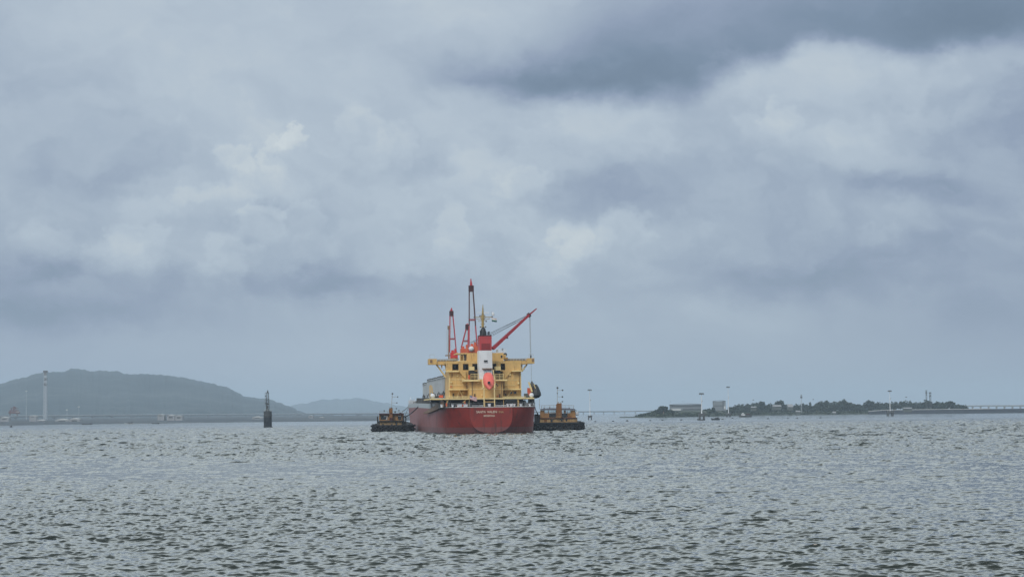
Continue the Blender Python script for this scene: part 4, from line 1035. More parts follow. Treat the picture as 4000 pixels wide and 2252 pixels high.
RT.part('porthole', [(560, 605, 990, 1035, 5.8, 6.05), (785, 820, 975, 1022, 5.8, 6.05), (890, 925, 975, 1015, 5.8, 6.05)], M['dark_glass'])
RT.part('rusty_patch', [(420, 482, 985, 1042, 5.9, 6.02), (935, 1020, 905, 950, 6.85, 6.99)], M['tug_funnel'])
RT.part('wall_seam', [(1022, 1028, 962, 1050, 5.9, 6.02), (325, 1145, 956, 963, 5.7, 6.05)], M['maroon'])
mb = MB(); mb.prism(sl(6.2, ((328, 768), (360, 752), (520, 742), (900, 742), (1075, 752), (1098, 768))), 6.2, 16); mb.build('roof', M['maroon'], RT.o)
RT.part('funnel', [(684, 808, 655, 955, 5.2, 6.8), (700, 800, 636, 654.5, 5.3, 6.7)], M['tug_funnel'])
RT.part('exhaust', [(712, 748, 600, 635, 5.6, 6.2), (765, 782, 602, 635, 5.6, 6.2), (790, 806, 612, 654, 5.6, 6.2)], M['grey'])
RT.part('funnel_vent', [(735, 775, 845, 890, 5.1, 5.19), (690, 800, 900, 954, 5.08, 5.19)], M['tug_ochre'])
RT.lines('roof_railing', [(360, 682, 684, 674, .07), (810, 676, 1070, 680, .07), (360, 712, 1068, 708, .05), (360, 682, 360, 750, .08), (430, 680, 430, 745, .04), (545, 680, 545, 745, .05), (620, 678, 620, 742, .04), (880, 678, 880, 745, .04), (965, 678, 965, 745, .05), (1070, 680, 1056, 750, .08), (1066, 682, 1066, 750, .05)], M['grey'])
RT.part('roof_fitting', [(410, 435, 732, 750, 8, 9), (535, 555, 705, 742, 8, 8.4), (955, 980, 730, 748, 8, 9)], M['dark_grey'])
RT.lines('mast', [(706, 636, 711, 290, .11, 6), (712, 352, 825, 352, .06, 6), (712, 492, 820, 494, .07, 6), (803, 602, 822, 596, .06, 6)], M['grey'])
lp = MB()
for (u, v, r) in ((712, 298, .30), (708, 420, .18), (822, 350, .25), (820, 494, .25), (820, 597, .22)): lp.ball(RT.q(u, v, 6), r, n=8)
lp.split('mast_lamp', M['dark_grey'], RT.o)
RT.lines('whip_antenna', [(322, 760, 318, 535, .07), (320, 690, 318, 645, .14)], M['grey'])
RT.lines('boarding_rail', [(1085, 770, 1135, 800, .08), (1100, 830, 1160, 830, .06), (1160, 830, 1172, 890, .1), (1115, 895, 1165, 890, .06), (1120, 940, 1150, 1050, .06), (1090, 780, 1115, 900, .06)], M['dark_grey'])
lr = MB(); c = RT.q(1128, 855, 8); lr.lathe((c.x, c.y, c.z - 0.4), [(0.2, 0), (0.62, 0.1), (0.62, 0.75), (0.2, 0.85)], 10); lr.build('life_raft', M['white'], RT.o)
RT.part('deck_gear', [(215, 300, 870, 905, 6, 8), (262, 285, 835, 872, 6, 7)], M['black'])
bo = MB(); bo.prism(sl(1.5, ((1200, 1068), (1210, 1022), (1225, 1028), (1305, 1105), (1308, 1180), (1280, 1190), (1250, 1068))), 0.8, 12); bo.build('quarter_bulwark', M['rubber'], RT.o)
RT.part('hull_mark', [(465, 690, 1157, 1172, -0.72, -0.55), (915, 1015, 1155, 1168, -0.72, -0.55), (690, 1020, 1200, 1208, -0.72, -0.55)], M['dark_grey'])

def rope(p, q, r, sag, label):
    mb = MB(); p = Vector(p); q = Vector(q); n = 8; pts = []
    for i in range(n + 1):
        t = i / n; pts.append(p.lerp(q, t) - Vector((0, 0, sag * 4 * t * (1 - t))))
    for a, b in zip(pts, pts[1:]): mb.tube(a, b, r, n=5)
    o = mb.build('mooring_line', M['dark_wire']); tag(o, label, 'rope', 'ropes between tugs and ship'); return o
def l3(u, v, D): return P(1420 + u / 6.589, 1500 + v / 6.591, D)
def r4(u, v, D): return P(2050 + u / 5.577, 1460 + v / 5.577, D)
rope(l3(1000, 692, 590), l3(1152, 566, 610), 0.09, 0.2, 'upper thin rope from the roof rail of the smaller tug to the ship')
rope(l3(1050, 845, 589), l3(1405, 578, 560), 0.15, 0.35, 'thick dark rope from the smaller tug crossing the paler side of the ship')
rope(l3(1072, 800, 589), l3(1150, 592, 600), 0.06, 0.1, 'thinnest and steepest rope between the smaller tug and the ship')
rope(r4(214, 690, 540), r4(288, 865, 580), 0.12, 0.5, 'dark rope hanging from the ship down to the broader tug')

# ------------------------------------------------------------ dark cylindrical beacon with lattice tower, left
BC = Local('beacon_tower', 1044, 907, 1000, 1500, 7.633, 7.632)
tag(BC.o, 'dark cylindrical sea beacon with a lattice lantern tower standing alone in the water', 'beacon')
r = (BC.q(462, 1200).x - BC.q(218, 1200).x) / 2; cx = (BC.q(462, 1200).x + BC.q(218, 1200).x) / 2 - 0.05
z = lambda v: BC.q(340, v).z
MB().lathe((cx, r, 0), [(r * 1.06, -1.5), (r * 1.05, z(1260)), (r, z(1240)), (r, z(1118)), (r * 1.03, z(1112)), (r * 1.03, z(1100)), (r, z(1095)), (r, z(985))], 28).build('column', M['beacon_black'], BC.o, smooth=True)
MB().lathe((cx, r, 0), [(r * .96, z(985) + .003), (r * .96, z(960)), (r * 1.04, z(950)), (r * 1.04, z(915)), (r * .98, z(905)), (r * .98, z(800))], 28).build('column_cap', M['beacon_grey'], BC.o, smooth=True)
MB().lathe((cx, r, z(800) + 0.003), [(r * .55, 0), (r * .5, .5), (r * .36, .95), (r * .3, 1.1)], 12).build('tower_plinth', M['beacon_grey'], BC.o)
tw = MB(); zt, zb = z(262), z(735)
def leg(sx_, sy_, t): return Vector((cx + sx_ * (0.62 - 0.25 * t), r + sy_ * (0.62 - 0.25 * t), zb + (zt - zb) * t))
for sx_ in (-1, 1):
    for sy_ in (-1, 1): tw.tube(leg(sx_, sy_, 0), leg(sx_, sy_, 1), 0.11, n=5)
for k in range(6):
    t0, t1 = k / 6, (k + 1) / 6
    for sy_ in (-1, 1):
        tw.tube(leg(-1, sy_, t0), leg(1, sy_, t1), 0.05, n=4); tw.tube(leg(-1, sy_, t1), leg(1, sy_, t1), 0.06, n=4)
    for sx_ in (-1, 1): tw.tube(leg(sx_, -1, t0), leg(sx_, 1, t1), 0.05, n=4); tw.tube(leg(sx_, -1, t1), leg(sx_, 1, t1), 0.06, n=4)
tw.box(cx - 0.35, cx + 0.35, r - 0.3, r + 0.3, z(610), z(560)); tw.box(cx - 0.4, cx + 0.2, r - 0.3, r + 0.3, z(720), z(640))
tw.build('lattice_tower', M['dark_grey'], BC.o)
MB().lathe((cx, r, zt), [(0.75, 0), (0.7, .12), (.35, .2), (.35, .55), (.42, .6), (.12, 1.15), (.05, 1.6)], 10).build('lantern', M['dark_grey'], BC.o)
ldr = MB()
xl = BC.q(255, 500).x; xr = BC.q(286, 500).x
for x in (xl, xr): ldr.tube((x, r, z(640)), (x, r, z(244)), 0.05, n=4)
for k in range(13): zz = z(640) + (z(244) - z(640)) * k / 12; ldr.tube((xl, r, zz), (xr, r, zz), 0.04, n=4)
for v in (640, 460, 250): ldr.tube((xl, r, z(v)), (cx + (0.5 if v == 460 else 0), r, z(v)), 0.07, n=4)
for (u, v) in ((268, 350), (268, 570)): q = BC.q(u, v); ldr.box(q.x - 0.18, q.x + 0.18, r - 0.15, r + 0.15, q.z - 0.25, q.z + 0.25)
ldr.build('ladder', M['dark_grey'], BC.o)
rlg = MB()
for k in range(12):
    a0, a1 = 2 * math.pi * k / 12, 2 * math.pi * (k + 1) / 12; zz = z(800)
    p = Vector((cx + r * .93 * math.cos(a0), r + r * .93 * math.sin(a0), zz)); q = Vector((cx + r * .93 * math.cos(a1), r + r * .93 * math.sin(a1), zz))
    rlg.tube(p, p + Vector((0, 0, .75)), .06, n=4); rlg.tube(p + Vector((0, 0, .75)), q + Vector((0, 0, .75)), .05, n=4); rlg.tube(p + Vector((0, 0, .4)), q + Vector((0, 0, .4)), .04, n=4)
rlg.build('railing', M['grey'], BC.o)

# ------------------------------------------------------------ light poles on concrete dolphins, right
def dolphin(px, ybase, ytab, ytop, wpx, label, heart=False):
    D = CAM_H * F / (ybase - hor(px)); s = D / F
    w = P(px, ybase, D); o = empty('light_pole', (w.x, D, 0)); tag(o, label, 'light pole', 'light poles on concrete platforms in the water')
    H_ = (hor(px) - ytab) * s + 5; W_ = wpx * s / 2; top = (hor(px) - ytop) * s + 5
    b = MB()
    b.box(-W_, W_, -W_, W_, H_ - 1.3, H_); b.box(-W_ * .9, W_ * .9, -W_ * .9, W_ * .9, H_ - 1.75, H_ - 1.303)
    for sx_ in (-1, 1):
        for sy_ in (-1, 1): b.tube((sx_ * W_ * .66, sy_ * W_ * .66, -1.5), (sx_ * W_ * .66, sy_ * W_ * .66, H_ - 1.7), W_ * .25, n=10)
    b.build('platform', M['concrete'], o)
    MB().lathe((0, 0, H_), [(.5, 0), (.5, .25), (.34, .4), (.26, (top - H_) * .45), (.17, (top - H_) * .97)], 10).build('pole', M['white'], o, smooth=True)
    bx = MB(); zz = H_ + (top - H_) * (.56); bx.box(.1, .8, -.25, .25, zz, zz + .9); bx.tube((0, 0, zz + .3), (.4, 0, zz + .3), .1, n=5); bx.build('junction_box', M['grey'], o)
    hd = MB(); hd.lathe((0, 0, top - 1.0), [(.2, 0), (1.3, .15), (1.35, .3), (.3, .4), (.2, .9)], 12)
    for k in range(8):
        a = 2 * math.pi * k / 8; c_, s_2 = math.cos(a) * 1.2, math.sin(a) * 1.2
        hd.box(c_ - .32, c_ + .32, s_2 - .3, s_2 + .3, top - 1.15 + .25 * (k % 2), top - .4 + .25 * (k % 2))
    hd.build('lamp_head', M['dark_grey'], o)
    return o
dolphin(2305, 1637, 1621, 1519, 17, 'thin faint light pole on a four-legged platform just right of the broader tug')
dolphin(2741.5, 1637, 1613, 1533, 25, 'light pole with dark round lamp cluster standing right in front of the long grey building')
dolphin(2846, 1627.5, 1612, 1508, 18, 'tallest light pole, standing beside the square grey block on the island shore')
dolphin(3477.5, 1623, 1603, 1523, 27, 'light pole standing in front of the right-hand trees where the sea wall begins')

# ------------------------------------------------------------ small boats
def boat(px, ybase, wpx, hpx, name, label, kind, mat_h, cat='boat', rz=0.0, group=None):
    D = CAM_H * F / (ybase - hor(px)); s = D / F; w = P(px, ybase, D); L_ = wpx * s; o = empty(name, (w.x, D, 0), rz)
    tag(o, label, cat, group)
    H_ = max(.5, hpx * s * .45); rg = []
    for t, k, dz_ in ((-.5, .15, .45), (-.42, .55, .22), (-.2, .95, 0), (.15, 1, 0), (.4, .9, .08), (.5, .75, .15)):
        B_ = L_ * .14 * k; zt = H_ * (1 + dz_ * 1.4)
        rg.append([(t * L_, -B_, zt), (t * L_ * .94, -B_ * .7, -.6), (t * L_ * .94, B_ * .7, -.6), (t * L_, B_, zt)])
    MB().loft(rg).build('hull', mat_h, o)
    if kind == 'ferry':
        MB().box(-L_ * .3, -L_ * .02, -L_ * .09, L_ * .09, H_, H_ + hpx * s * .28).build('cabin', M['white'], o)
        MB().box(-L_ * .26, -L_ * .06, -L_ * .1, L_ * .1, H_ + hpx * s * .30, H_ + hpx * s * .38).build('canopy', M['dark_grey'], o)
        MB().box(.06 * L_, .34 * L_, -L_ * .1, L_ * .1, H_ + hpx * s * .12, H_ + hpx * s * .40).build('aft_cabin', M['dark_red'], o)
        MB().box(-.24 * L_, -.1 * L_, -L_ * .05, L_ * .05, H_ + hpx * s * .39, H_ + hpx * s * .56).build('wheelhouse', M['white'], o)
    elif kind == 'work':
        MB().box(-L_ * .12, L_ * .2, -L_ * .08, L_ * .08, H_ * .9, H_ + hpx * s * .3).build('cargo_heap', M['black'], o)
        MB().box(L_ * .22, L_ * .36, -L_ * .07, L_ * .07, H_ * .9, H_ + hpx * s * .5).build('cabin', M['black'], o)
        MB().tube((L_ * .3, 0, H_), (L_ * .26, 0, H_ + hpx * s * .62), .12, n=5).build('mast', M['black'], o)
    elif kind == 'open':
        MB().box(-L_ * .3, L_ * .38, -L_ * .07, L_ * .07, H_ * .6, H_ * .98).build('thwart', M['pale'], o)
        MB().box(L_ * .3, L_ * .44, -L_ * .07, L_ * .07, H_ * .9, H_ + hpx * s * .35).build('engine_box', M['black'], o)
    return o
boat(2739, 1640, 31, 9, 'small_boat', 'low dark open boat at the foot of the light pole before the long building', 'open', M['black'])
boat(2795, 1639, 33, 11, 'small_boat', 'black workboat with a heap amidships, between the two nearest light poles', 'work', M['black'])
boat(2911, 1628, 52, 16, 'ferry_boat', 'passenger ferry with white cabins and dark hull close to the island shore', 'ferry', M['dark_grey'], cat='ferry')
boat(505, 1655.5, 36, 8, 'small_boat', 'pale fishing boat with a light cabin lying against the hazy shore', 'work', M['grey'])
boat(340, 1657, 42, 6, 'small_boat', 'flat dark barge lying against the hazy shore, left of the pale fishing boat', 'open', M['dark_grey'], cat='barge')
boat(608, 1654, 30, 4.5, 'small_boat', 'low slim boat on the hazy shoreline between the pale fishing boat and the beacon', 'open', M['dark_grey'])
boat(43, 1667, 9, 8, 'small_boat', 'tiny dark boat alone on the water below the hill at the left edge', 'work', M['black'])
fm = MB().lathe((0, 0, 0), [(.25, -.4), (.6, -.1), (.62, .15), (.3, .42), (.08, .55)], 10); fb = fm.build('mooring_buoy', M['black'])
bp = [(2325, 1646), (2395, 1645), (2450, 1643.5), (2540, 1642), (2588, 1641), (2661, 1640), (2822, 1637.5), (2861, 1633.5), (3000, 1635), (3078, 1633.5), (3114, 1633.5), (3205, 1631.5)]
for i, (px, py) in enumerate(bp):
    o = fb if i == 0 else fb.copy()
    if i: col.objects.link(o)
    w = WL(px, py); o.location = w; o.scale = (1.35, 1, 0.8 + 0.15 * (i % 3))
    tag(o, 'tiny dark mooring buoy floating on the open water in front of the island', 'buoy', 'mooring buoys off the island')

# birds in flight over the island
for i, (px, py, D, lab) in enumerate(((2668, 1567.5, 700, 'dark bird flying above the long grey building'), (2620, 1568, 900, 'faintest small bird flying above the left end of the long grey building'), (2943, 1561, 640, 'dark bird flying over the trees right of the square block'),
                              (3177, 1559, 640, 'dark bird flying between the lattice mast and the taller trees'), (3540, 1550, 560, 'dark bird flying between the light pole and the twin masts'))):
    bd = MB()
    bd.loft([[(x_ * 0.06, yy, zz * 0.06) for x_, zz in ((1, 0), (0, 1), (-1, 0), (0, -1))] if abs(yy) < .2 else [(x_ * 0.015, yy, zz * 0.015) for x_, zz in ((1, 0), (0, 1), (-1, 0), (0, -1))] for yy in (-.26, -.1, .1, .3)])
    for s in (-1, 1):
        bd.loft([[(0, -.09, .02), (0, .09, .02), (0, .09, .0), (0, -.09, .0)], [(s * .28, -.05, .13), (s * .28, .1, .13), (s * .28, .1, .115), (s * .28, -.05, .115)], [(s * .6, .05, .06), (s * .6, .09, .06), (s * .6, .09, .05), (s * .6, .05, .05)]])
    o = bd.build('bird', M['black'], loc=P(px, py, D)); o.rotation_euler = (0, 0, 0.5 * i); tag(o, lab, 'bird')

# ------------------------------------------------------------ land
def ground_mat(name, c0, c1, c2, scale):
    m = bpy.data.materials.new(name); m.use_nodes = True; T = NT(m.node_tree)
    g = T.n('ShaderNodeNewGeometry').outputs['Position']
    n = T.noise(g, scale, 9, 0.62); c = T.ramp(n.outputs[0], [(0.32, c0), (0.5, c1), (0.68, c2)])
    bs = T.n('ShaderNodeBsdfPrincipled', ins={'Base Color': c, 'Roughness': 0.95, 'Specular IOR Level': 0.1})
    bn = T.n('ShaderNodeBump', ins={'Strength': 0.6, 'Distance': 6.0, 'Height': T.noise(g, scale * 4, 6, 0.6).outputs[0]}); T.t.links.new(bn.outputs[0], bs.inputs['Normal'])
    T.n('ShaderNodeOutputMaterial', ins={0: bs.outputs[0]}); return m
GH = ground_mat('hill_forest', (0.008, 0.015, 0.018), (0.024, 0.034, 0.036), (0.070, 0.080, 0.078), 0.006)
GL = ground_mat('hazy_mud_flat', (0.055, 0.070, 0.085), (0.085, 0.10, 0.12), (0.16, 0.175, 0.19), 0.012)  # mud with the bluish haze of distance put into its colour
GS = ground_mat('shore_scrub', (0.025, 0.034, 0.024), (0.050, 0.062, 0.045), (0.10, 0.105, 0.09), 0.02)
def fbm(x, y, seed=0):
    v = 0; a = 1; f = 1
    for k in range(5):
        v += a * math.sin(x * f * 1.7 + seed * 3.1 + k * 1.3 + 1.5 * math.sin(y * f * 1.1 + k)) * math.cos(y * f * 1.9 - seed + k * 2.1 + 1.2 * math.sin(x * f * .9)); a *= .5; f *= 2.03
    return v
def hill(name, prof, D0, D1, D2, seed, step, rough):
    xs = []; x = prof[0][0]
    while x <= prof[-1][0]: xs.append(x); x += step
    rows = [0, .1, .22, .36, .5, .64, .78, .9, 1.0, 1.15, 1.45, 1.8, 2.0]
    v = []
    for r_ in rows:
        for x in xs:
            D = D0 + (D1 - D0) * min(r_, 1) + (D2 - D1) * max(0, r_ - 1)
            top = (hor(x) - interp(prof, x)) * D1 / F + CAM_H
            sh = math.sin(min(r_, 1) * math.pi / 2) ** 1.15 if r_ <= 1 else max(0, math.cos((r_ - 1) * math.pi / 2))
            X = (x - 2000) * D / F
            z = top * sh
            if 0 < r_ < 1: z += fbm(X / 420, D / 500, seed) * top * 0.075 * math.sin(r_ * math.pi)
            z += (fbm(X / 60, D / 60, seed + 4) + .8 * fbm(X / 19, D / 40, seed + 9)) * rough * (0 if r_ in (0, 2.0) else 1)
            v.append((X, D, max(z, -2) if r_ not in (0, 2.0) else -2))
    n = len(xs); f = [(j * n + i, j * n + i + 1, (j + 1) * n + i + 1, (j + 1) * n + i) for j in range(len(rows) - 1) for i in range(n - 1)]
    me = bpy.data.meshes.new(name); me.from_pydata(v, [], f); me.update(); me.polygons.foreach_set('use_smooth', [True] * len(f)); me.materials.append(GH)
    o = bpy.data.objects.new(name, me); col.objects.link(o); tag(o, kind='structure'); return o
p5 = [(0, 255), (150, 215), (300, 180), (450, 138), (600, 128), (740, 112), (900, 130), (1050, 135), (1170, 133), (1250, 160), (1450, 168), (1650, 178), (1850, 190), (2000, 235), (2180, 270), (2330, 310), (2430, 375), (2550, 395)]
prof = [(-900, 1560), (-500, 1545), (-200, 1520)] + [(u / 2.576, 1400 + v / 2.576) for u, v in p5[:-1]] + [(900 + u / 4.293, 1480 + v / 4.293) for u, v in ((100, 240), (200, 290), (330, 315), (560, 335), (720, 365), (760, 395), (830, 410), (950, 460), (1080, 520), (1200, 560), (1400, 600))]
hill('hills', prof, 4800, 7000, 9500, 1, 4, 3.4)
prof2 = [(1000, 1608), (1060, 1600)] + [(900 + u / 4.293, 1480 + v / 4.293) for u, v in ((960, 468), (1080, 420), (1300, 400), (1400, 370), (1550, 340), (1650, 350), (1780, 325), (1860, 350), (2050, 325), (2180, 325), (2300, 350), (2450, 380), (2576, 400))] + [(1560, 1584), (1640, 1592), (1760, 1600), (1900, 1608)]
hill('hills', prof2, 11500, 12800, 14500, 2, 5, 3.0)

def land(name, shore, top, depth, mat, seed):
    """low land from a waterline (photo points) back to a crest line 'depth' metres behind"""
    xs = [shore[0][0] + (shore[-1][0] - shore[0][0]) * i / 160 for i in range(161)]; rows = [0, .06, .2, .45, .7, 1.0, 1.6]; v = []
    for r_ in rows:
        for x in xs:
            w = WL(x, interp(shore, x)); D = w.y + depth * r_; X = w.x * D / w.y
            zt = (hor(x) - interp(top, x)) * (w.y + depth) / F + CAM_H; zt = max(zt, 0.4)
            k = {0: -1.2, .06: .16, .2: .35, .45: .6, .7: .85, 1.0: 1.0, 1.6: .6}[r_]
            z = zt * k + (fbm(X / 30, D / 40, seed) * .25 if 0 < r_ else 0)
            v.append((X, D, z if r_ else -1.2))
    n = len(xs); f = [(j * n + i, j * n + i + 1, (j + 1) * n + i + 1, (j + 1) * n + i) for j in range(len(rows) - 1) for i in range(n - 1)]
    me = bpy.data.meshes.new(name); me.from_pydata(v, [], f); me.update(); me.polygons.foreach_set('use_smooth', [True] * len(f)); me.materials.append(mat)
    o = bpy.data.objects.new(name, me); col.objects.link(o); tag(o, kind='structure'); return o
SH_R = [(2420, 1631), (2480, 1630.5), (2600, 1629), (2752, 1626), (2950, 1621.5), (3200, 1619), (3450, 1616.5), (3700, 1614), (4000, 1611.5), (4700, 1606)]
land('island_ground', SH_R[:-2] + [(3800, 1613)], [(2420, 1628), (2500, 1624), (2560, 1612), (2640, 1604), (2760, 1600), (2900, 1600), (3100, 1602), (3400, 1600), (3650, 1597), (3760, 1600), (3850, 1604), (4700, 1602)], 170, GS, 3)
SH_L = [(-700, 1680), (0, 1664), (200, 1658.5), (500, 1655.5), (800, 1651), (1000, 1648.5), (1440, 1644.5), (1640, 1642), (1900, 1640)]
land('shore_ground', SH_L, [(-700, 1650), (0, 1633), (300, 1629.5), (700, 1626), (1000, 1623), (1300, 1620.5), (1500, 1619), (1750, 1617), (1900, 1615)], 2500, GL, 6)

# trees of the island: leaf clumps spread through each crown
def leafy(name, c, rx, rz, n, rnd, mb=None, leaf=.9):
    own = mb is None; mb = mb or MB()
    lobes = [(Vector((rnd.gauss(0, .42), rnd.gauss(0, .42), rnd.uniform(-.3, .55))), rnd.uniform(.38, .62)) for _ in range(6)]
    for _ in range(n):
        lc, lr_ = rnd.choice(lobes)
        d = Vector((rnd.gauss(0, 1), rnd.gauss(0, 1), rnd.gauss(0, 1))).normalized() * lr_ * rnd.random() ** .35
        p = lc + d; p = Vector((c[0] + p.x * rx, c[1] + p.y * rx, c[2] + p.z * rz))
        u = Vector((rnd.gauss(0, 1), rnd.gauss(0, 1), rnd.gauss(0, .6))).normalized(); w = u.cross(Vector((rnd.gauss(0, 1), rnd.gauss(0, 1), rnd.gauss(0, 1)))).normalized()
        s = leaf * rnd.uniform(.6, 1.4); mb.quad(p - u * s - w * s * .6, p + u * s - w * s * .7, p + u * s * .8 + w * s * .7, p - u * s * .9 + w * s * .6)
    return mb
def leaf_mat(name, a, b):
    m = bpy.data.materials.new(name); m.use_nodes = True; T = NT(m.node_tree)
    g = T.n('ShaderNodeNewGeometry').outputs['Position']; n = T.noise(g, 0.11, 6, .65); c = T.ramp(n.outputs[0], [(.35, a), (.65, b)])
    bs = T.n('ShaderNodeBsdfPrincipled', ins={'Base Color': c, 'Roughness': .9, 'Specular IOR Level': .1}); T.n('ShaderNodeOutputMaterial', ins={0: bs.outputs[0]}); return m
LM = leaf_mat('leaves_dark', (0.016, 0.026, 0.016), (0.036, 0.050, 0.030)); LM2 = leaf_mat('leaves_green', (0.030, 0.044, 0.026), (0.060, 0.075, 0.045))
TOP = [(2500, 1622), (2530, 1612), (2553, 1602), (2575, 1590), (2592, 1588), (2610, 1597), (2630, 1600), (2700, 1600), (2760, 1594), (2790, 1594), (2840, 1592), (2862, 1584), (2880, 1578), (2900, 1576), (2915, 1577), (2925, 1573), (2960, 1569), (2975, 1577), (3005, 1574), (3038, 1567), (3060, 1575), (3095, 1578),
       (3120, 1574), (3150, 1575), (3172, 1580), (3185, 1568), (3205, 1564), (3225, 1569), (3245, 1565), (3290, 1561), (3310, 1570), (3350, 1576), (3366, 1577), (3385, 1564), (3405, 1569), (3425, 1567), (3440, 1574), (3447, 1567), (3465, 1572), (3490, 1565), (3503, 1568), (3510, 1562), (3550, 1562), (3570, 1568), (3603, 1568), (3615, 1561), (3630, 1563), (3642, 1566),
       (3655, 1565), (3668, 1571), (3680, 1566), (3705, 1564), (3728, 1573), (3748, 1577), (3760, 1590), (3775, 1597)]
rnd = random.Random(7)
wood = MB()
x = 2500
def back(x, extra): w = WL(x, interp(SH_R, x)); D = w.y + extra; return D
while x < 3766:
    for (ext, fr_h) in ((175, 1.0), (120, .86), (70, .62)):
        if 2625 < x < 2745 and fr_h > .8: continue
        if 2780 < x < 2842 and fr_h > .8: continue
        if x > 3440 and fr_h < .7: continue
        px = x + rnd.uniform(-6, 6); D = back(px, ext + rnd.uniform(-15, 15)); X = (px - 2000) * D / F
        zt = ((hor(px) - interp(TOP, px)) * D / F + CAM_H) * (fr_h if fr_h < 1 else 1)
        if fr_h < .7 and rnd.random() < .3: continue
        if zt < 3.5: zt = 3.5
        rz = max(2.0, zt * .36); leafy('', (X, D, zt - rz * 1.05), rnd.uniform(3.4, 5.6), rz, 120, rnd, wood, leaf=.85)
    x += rnd.uniform(7, 12)
wd = wood.build('woodland', LM); tag(wd, kind='stuff')
sb_ = MB()
for k in range(420):
    px = rnd.uniform(2520, 3460); D = back(px, rnd.uniform(6, 75)); X = (px - 2000) * D / F
    leafy('', (X, D, 1.2 + rnd.random() * 1.4), rnd.uniform(1.5, 4.0), rnd.uniform(.7, 1.5), 26, rnd, sb_, leaf=.7)
tag(sb_.build('shore_scrub', LM2), kind='stuff')
def tree(px, ytop, wpx, ext, label, n=520, mat=None):
    D = back(px, ext); X = (px - 2000) * D / F; zt = (hor(px) - ytop) * D / F + CAM_H; rx = wpx * D / F / 2
    o = empty('tree', (X, D, 2.0)); tag(o, label, 'tree')
    t = MB(); t.tube((0, 0, -1), (.2, .1, (zt - 2) * .55), .45, .25, n=8)
    for k in range(5):
        a = k * 1.3; t.tube((.1, .05, (zt - 2) * (.35 + .05 * k)), (rx * .5 * math.cos(a), rx * .5 * math.sin(a), (zt - 2) * .75), .18, .06, n=5)
    t.build('trunk', M['brown'], o)
    rz = (zt - 2) * .42
    leafy('', (0, 0, zt - 2 - rz * .95), rx * .95, rz, n, rnd, None, leaf=.75).build('crown', mat or LM, o)
tree(2585, 1586, 36, 40, 'lone rounded tree just left of the long low grey building')
tree(2962, 1567, 30, 110, 'dark round tree on the skyline directly above the end of the ferry boat')
tree(3040, 1565, 44, 110, 'broad dome-shaped tree on the skyline left of the lattice mast')
tree(3208, 1562, 46, 110, 'wide rounded tree on the skyline right of the slim lattice mast, beyond the gap')
tree(3290, 1559, 44, 110, 'tallest peaked tree on the island skyline, midway between lattice mast and light pole')
tree(3387, 1562, 34, 110, 'rounded tree just beyond the notch left of the light pole before the sea wall')
tree(3614, 1560, 26, 60, 'flat-topped tree at the feet of the twin masts')
tree(3702, 1563, 40, 60, 'last tall tree before the wood slopes down to the sea wall')
tree(2780, 1589, 16, 100, 'small dark tree against the left corner of the square grey block', n=260)
tree(3157, 1569, 9, 120, 'thin pale tree sticking up from the wood just right of the lattice mast', n=90, mat=LM2)

# ------------------------------------------------------------ buildings on the island
M['shed_wall'] = paint('shore_shed_wall', (0.30, 0.31, 0.33), rough=.9, wear=.5, scale=.15); M['wall_dark'] = paint('shed_wall', (0.09, 0.10, 0.09), rough=.9, scale=.2); M['pale_roof'] = paint('pale_roof', (0.27, 0.28, 0.30), rough=.9, scale=.2); M['mid_grey'] = paint('mid_grey', (0.20, 0.22, 0.24), rough=.9, scale=.1)
def at(px, py, D): p = P(px, py, D); return p
def building(name, px0, px1, ytop, ybot, D, dep, label, mat, extra=None):
    a = at(px0, ytop, D); b = at(px1, ybot, D); o = empty(name, ((a.x + b.x) / 2, D, b.z)); tag(o, label, 'building')
    w = (b.x - a.x) / 2; h = a.z - b.z
    MB().box(-w, w, 0, dep, -4, (-.15 if extra and extra.__name__ == 'shed' else h)).build('wall', mat, o)
    if extra: extra(o, w, h, dep)
    return o
def long_b(o, w, h, dep):
    r = MB(); n = 12; rg = []
    for i in range(n + 1):
        t = i / n; x = -w * 1.03 + 2.06 * w * t; z = h + .4 + .9 * math.sin(t * math.pi) ; rg.append([(x, -1.5, z - .5), (x, -1.5, z), (x, dep + 1, z), (x, dep + 1, z - .5)])
    r.loft(rg).build('roof', M['building_grey'], o)
    s = MB().box(-w * .99, w * .97, -.35, -.003, h * .62, h * .93); s.build('upper_window_band', M['dark_grey'], o)
    s = MB()
    for k in range(14): x = -w * .95 + k * w * .137; s.box(x, x + .35, -.6, -.36, h * .6, h * .95)
    s.build('mullion', M['building_grey'], o)
    MB().box(-w * .95, -w * .35, -3.5, -.003, 0, h * .28).build('annex', M['pale'], o)
    MB().box(-w * .2, w * .98, -.3, -.003, h * .05, h * .3).build('lower_window_band', M['dark_grey'], o)
building('long_building', 2619, 2741, 1580, 1601, 2240, 14, 'long low grey building with a shallow curved roof on the island shore', M['mid_grey'], long_b)
def block_b(o, w, h, dep):
    rg = []
    for i in range(9):
        t = i / 8; x = -w * 1.04 + 2.08 * w * t; z = h + .15 + .8 * math.sin(t * math.pi) ** .6; rg.append([(x, -.6, z - .35), (x, -.6, z), (x, dep + .6, z), (x, dep + .6, z - .35)])
    MB().loft(rg).build('roof', M['building_grey'], o)
    MB().box(w * .50, w * .62, -.3, -.003, 0, h * .97).build('corner_column', M['dark_grey'], o)
    MB().box(-w * .98, w * .47, -.25, -.003, h * .42, h * .49).build('floor_band', M['dark_grey'], o)
    for k in range(3): MB().box(-w * .9 + k * w * .45, -w * .9 + k * w * .45 + w * .34, -.12, -.003, h * .1, h * .36).build('window', M['building_grey'], o)
    MB().box(w * .68, w * .95, -.2, -.003, h * .05, h * .4).build('window', M['pale'], o)
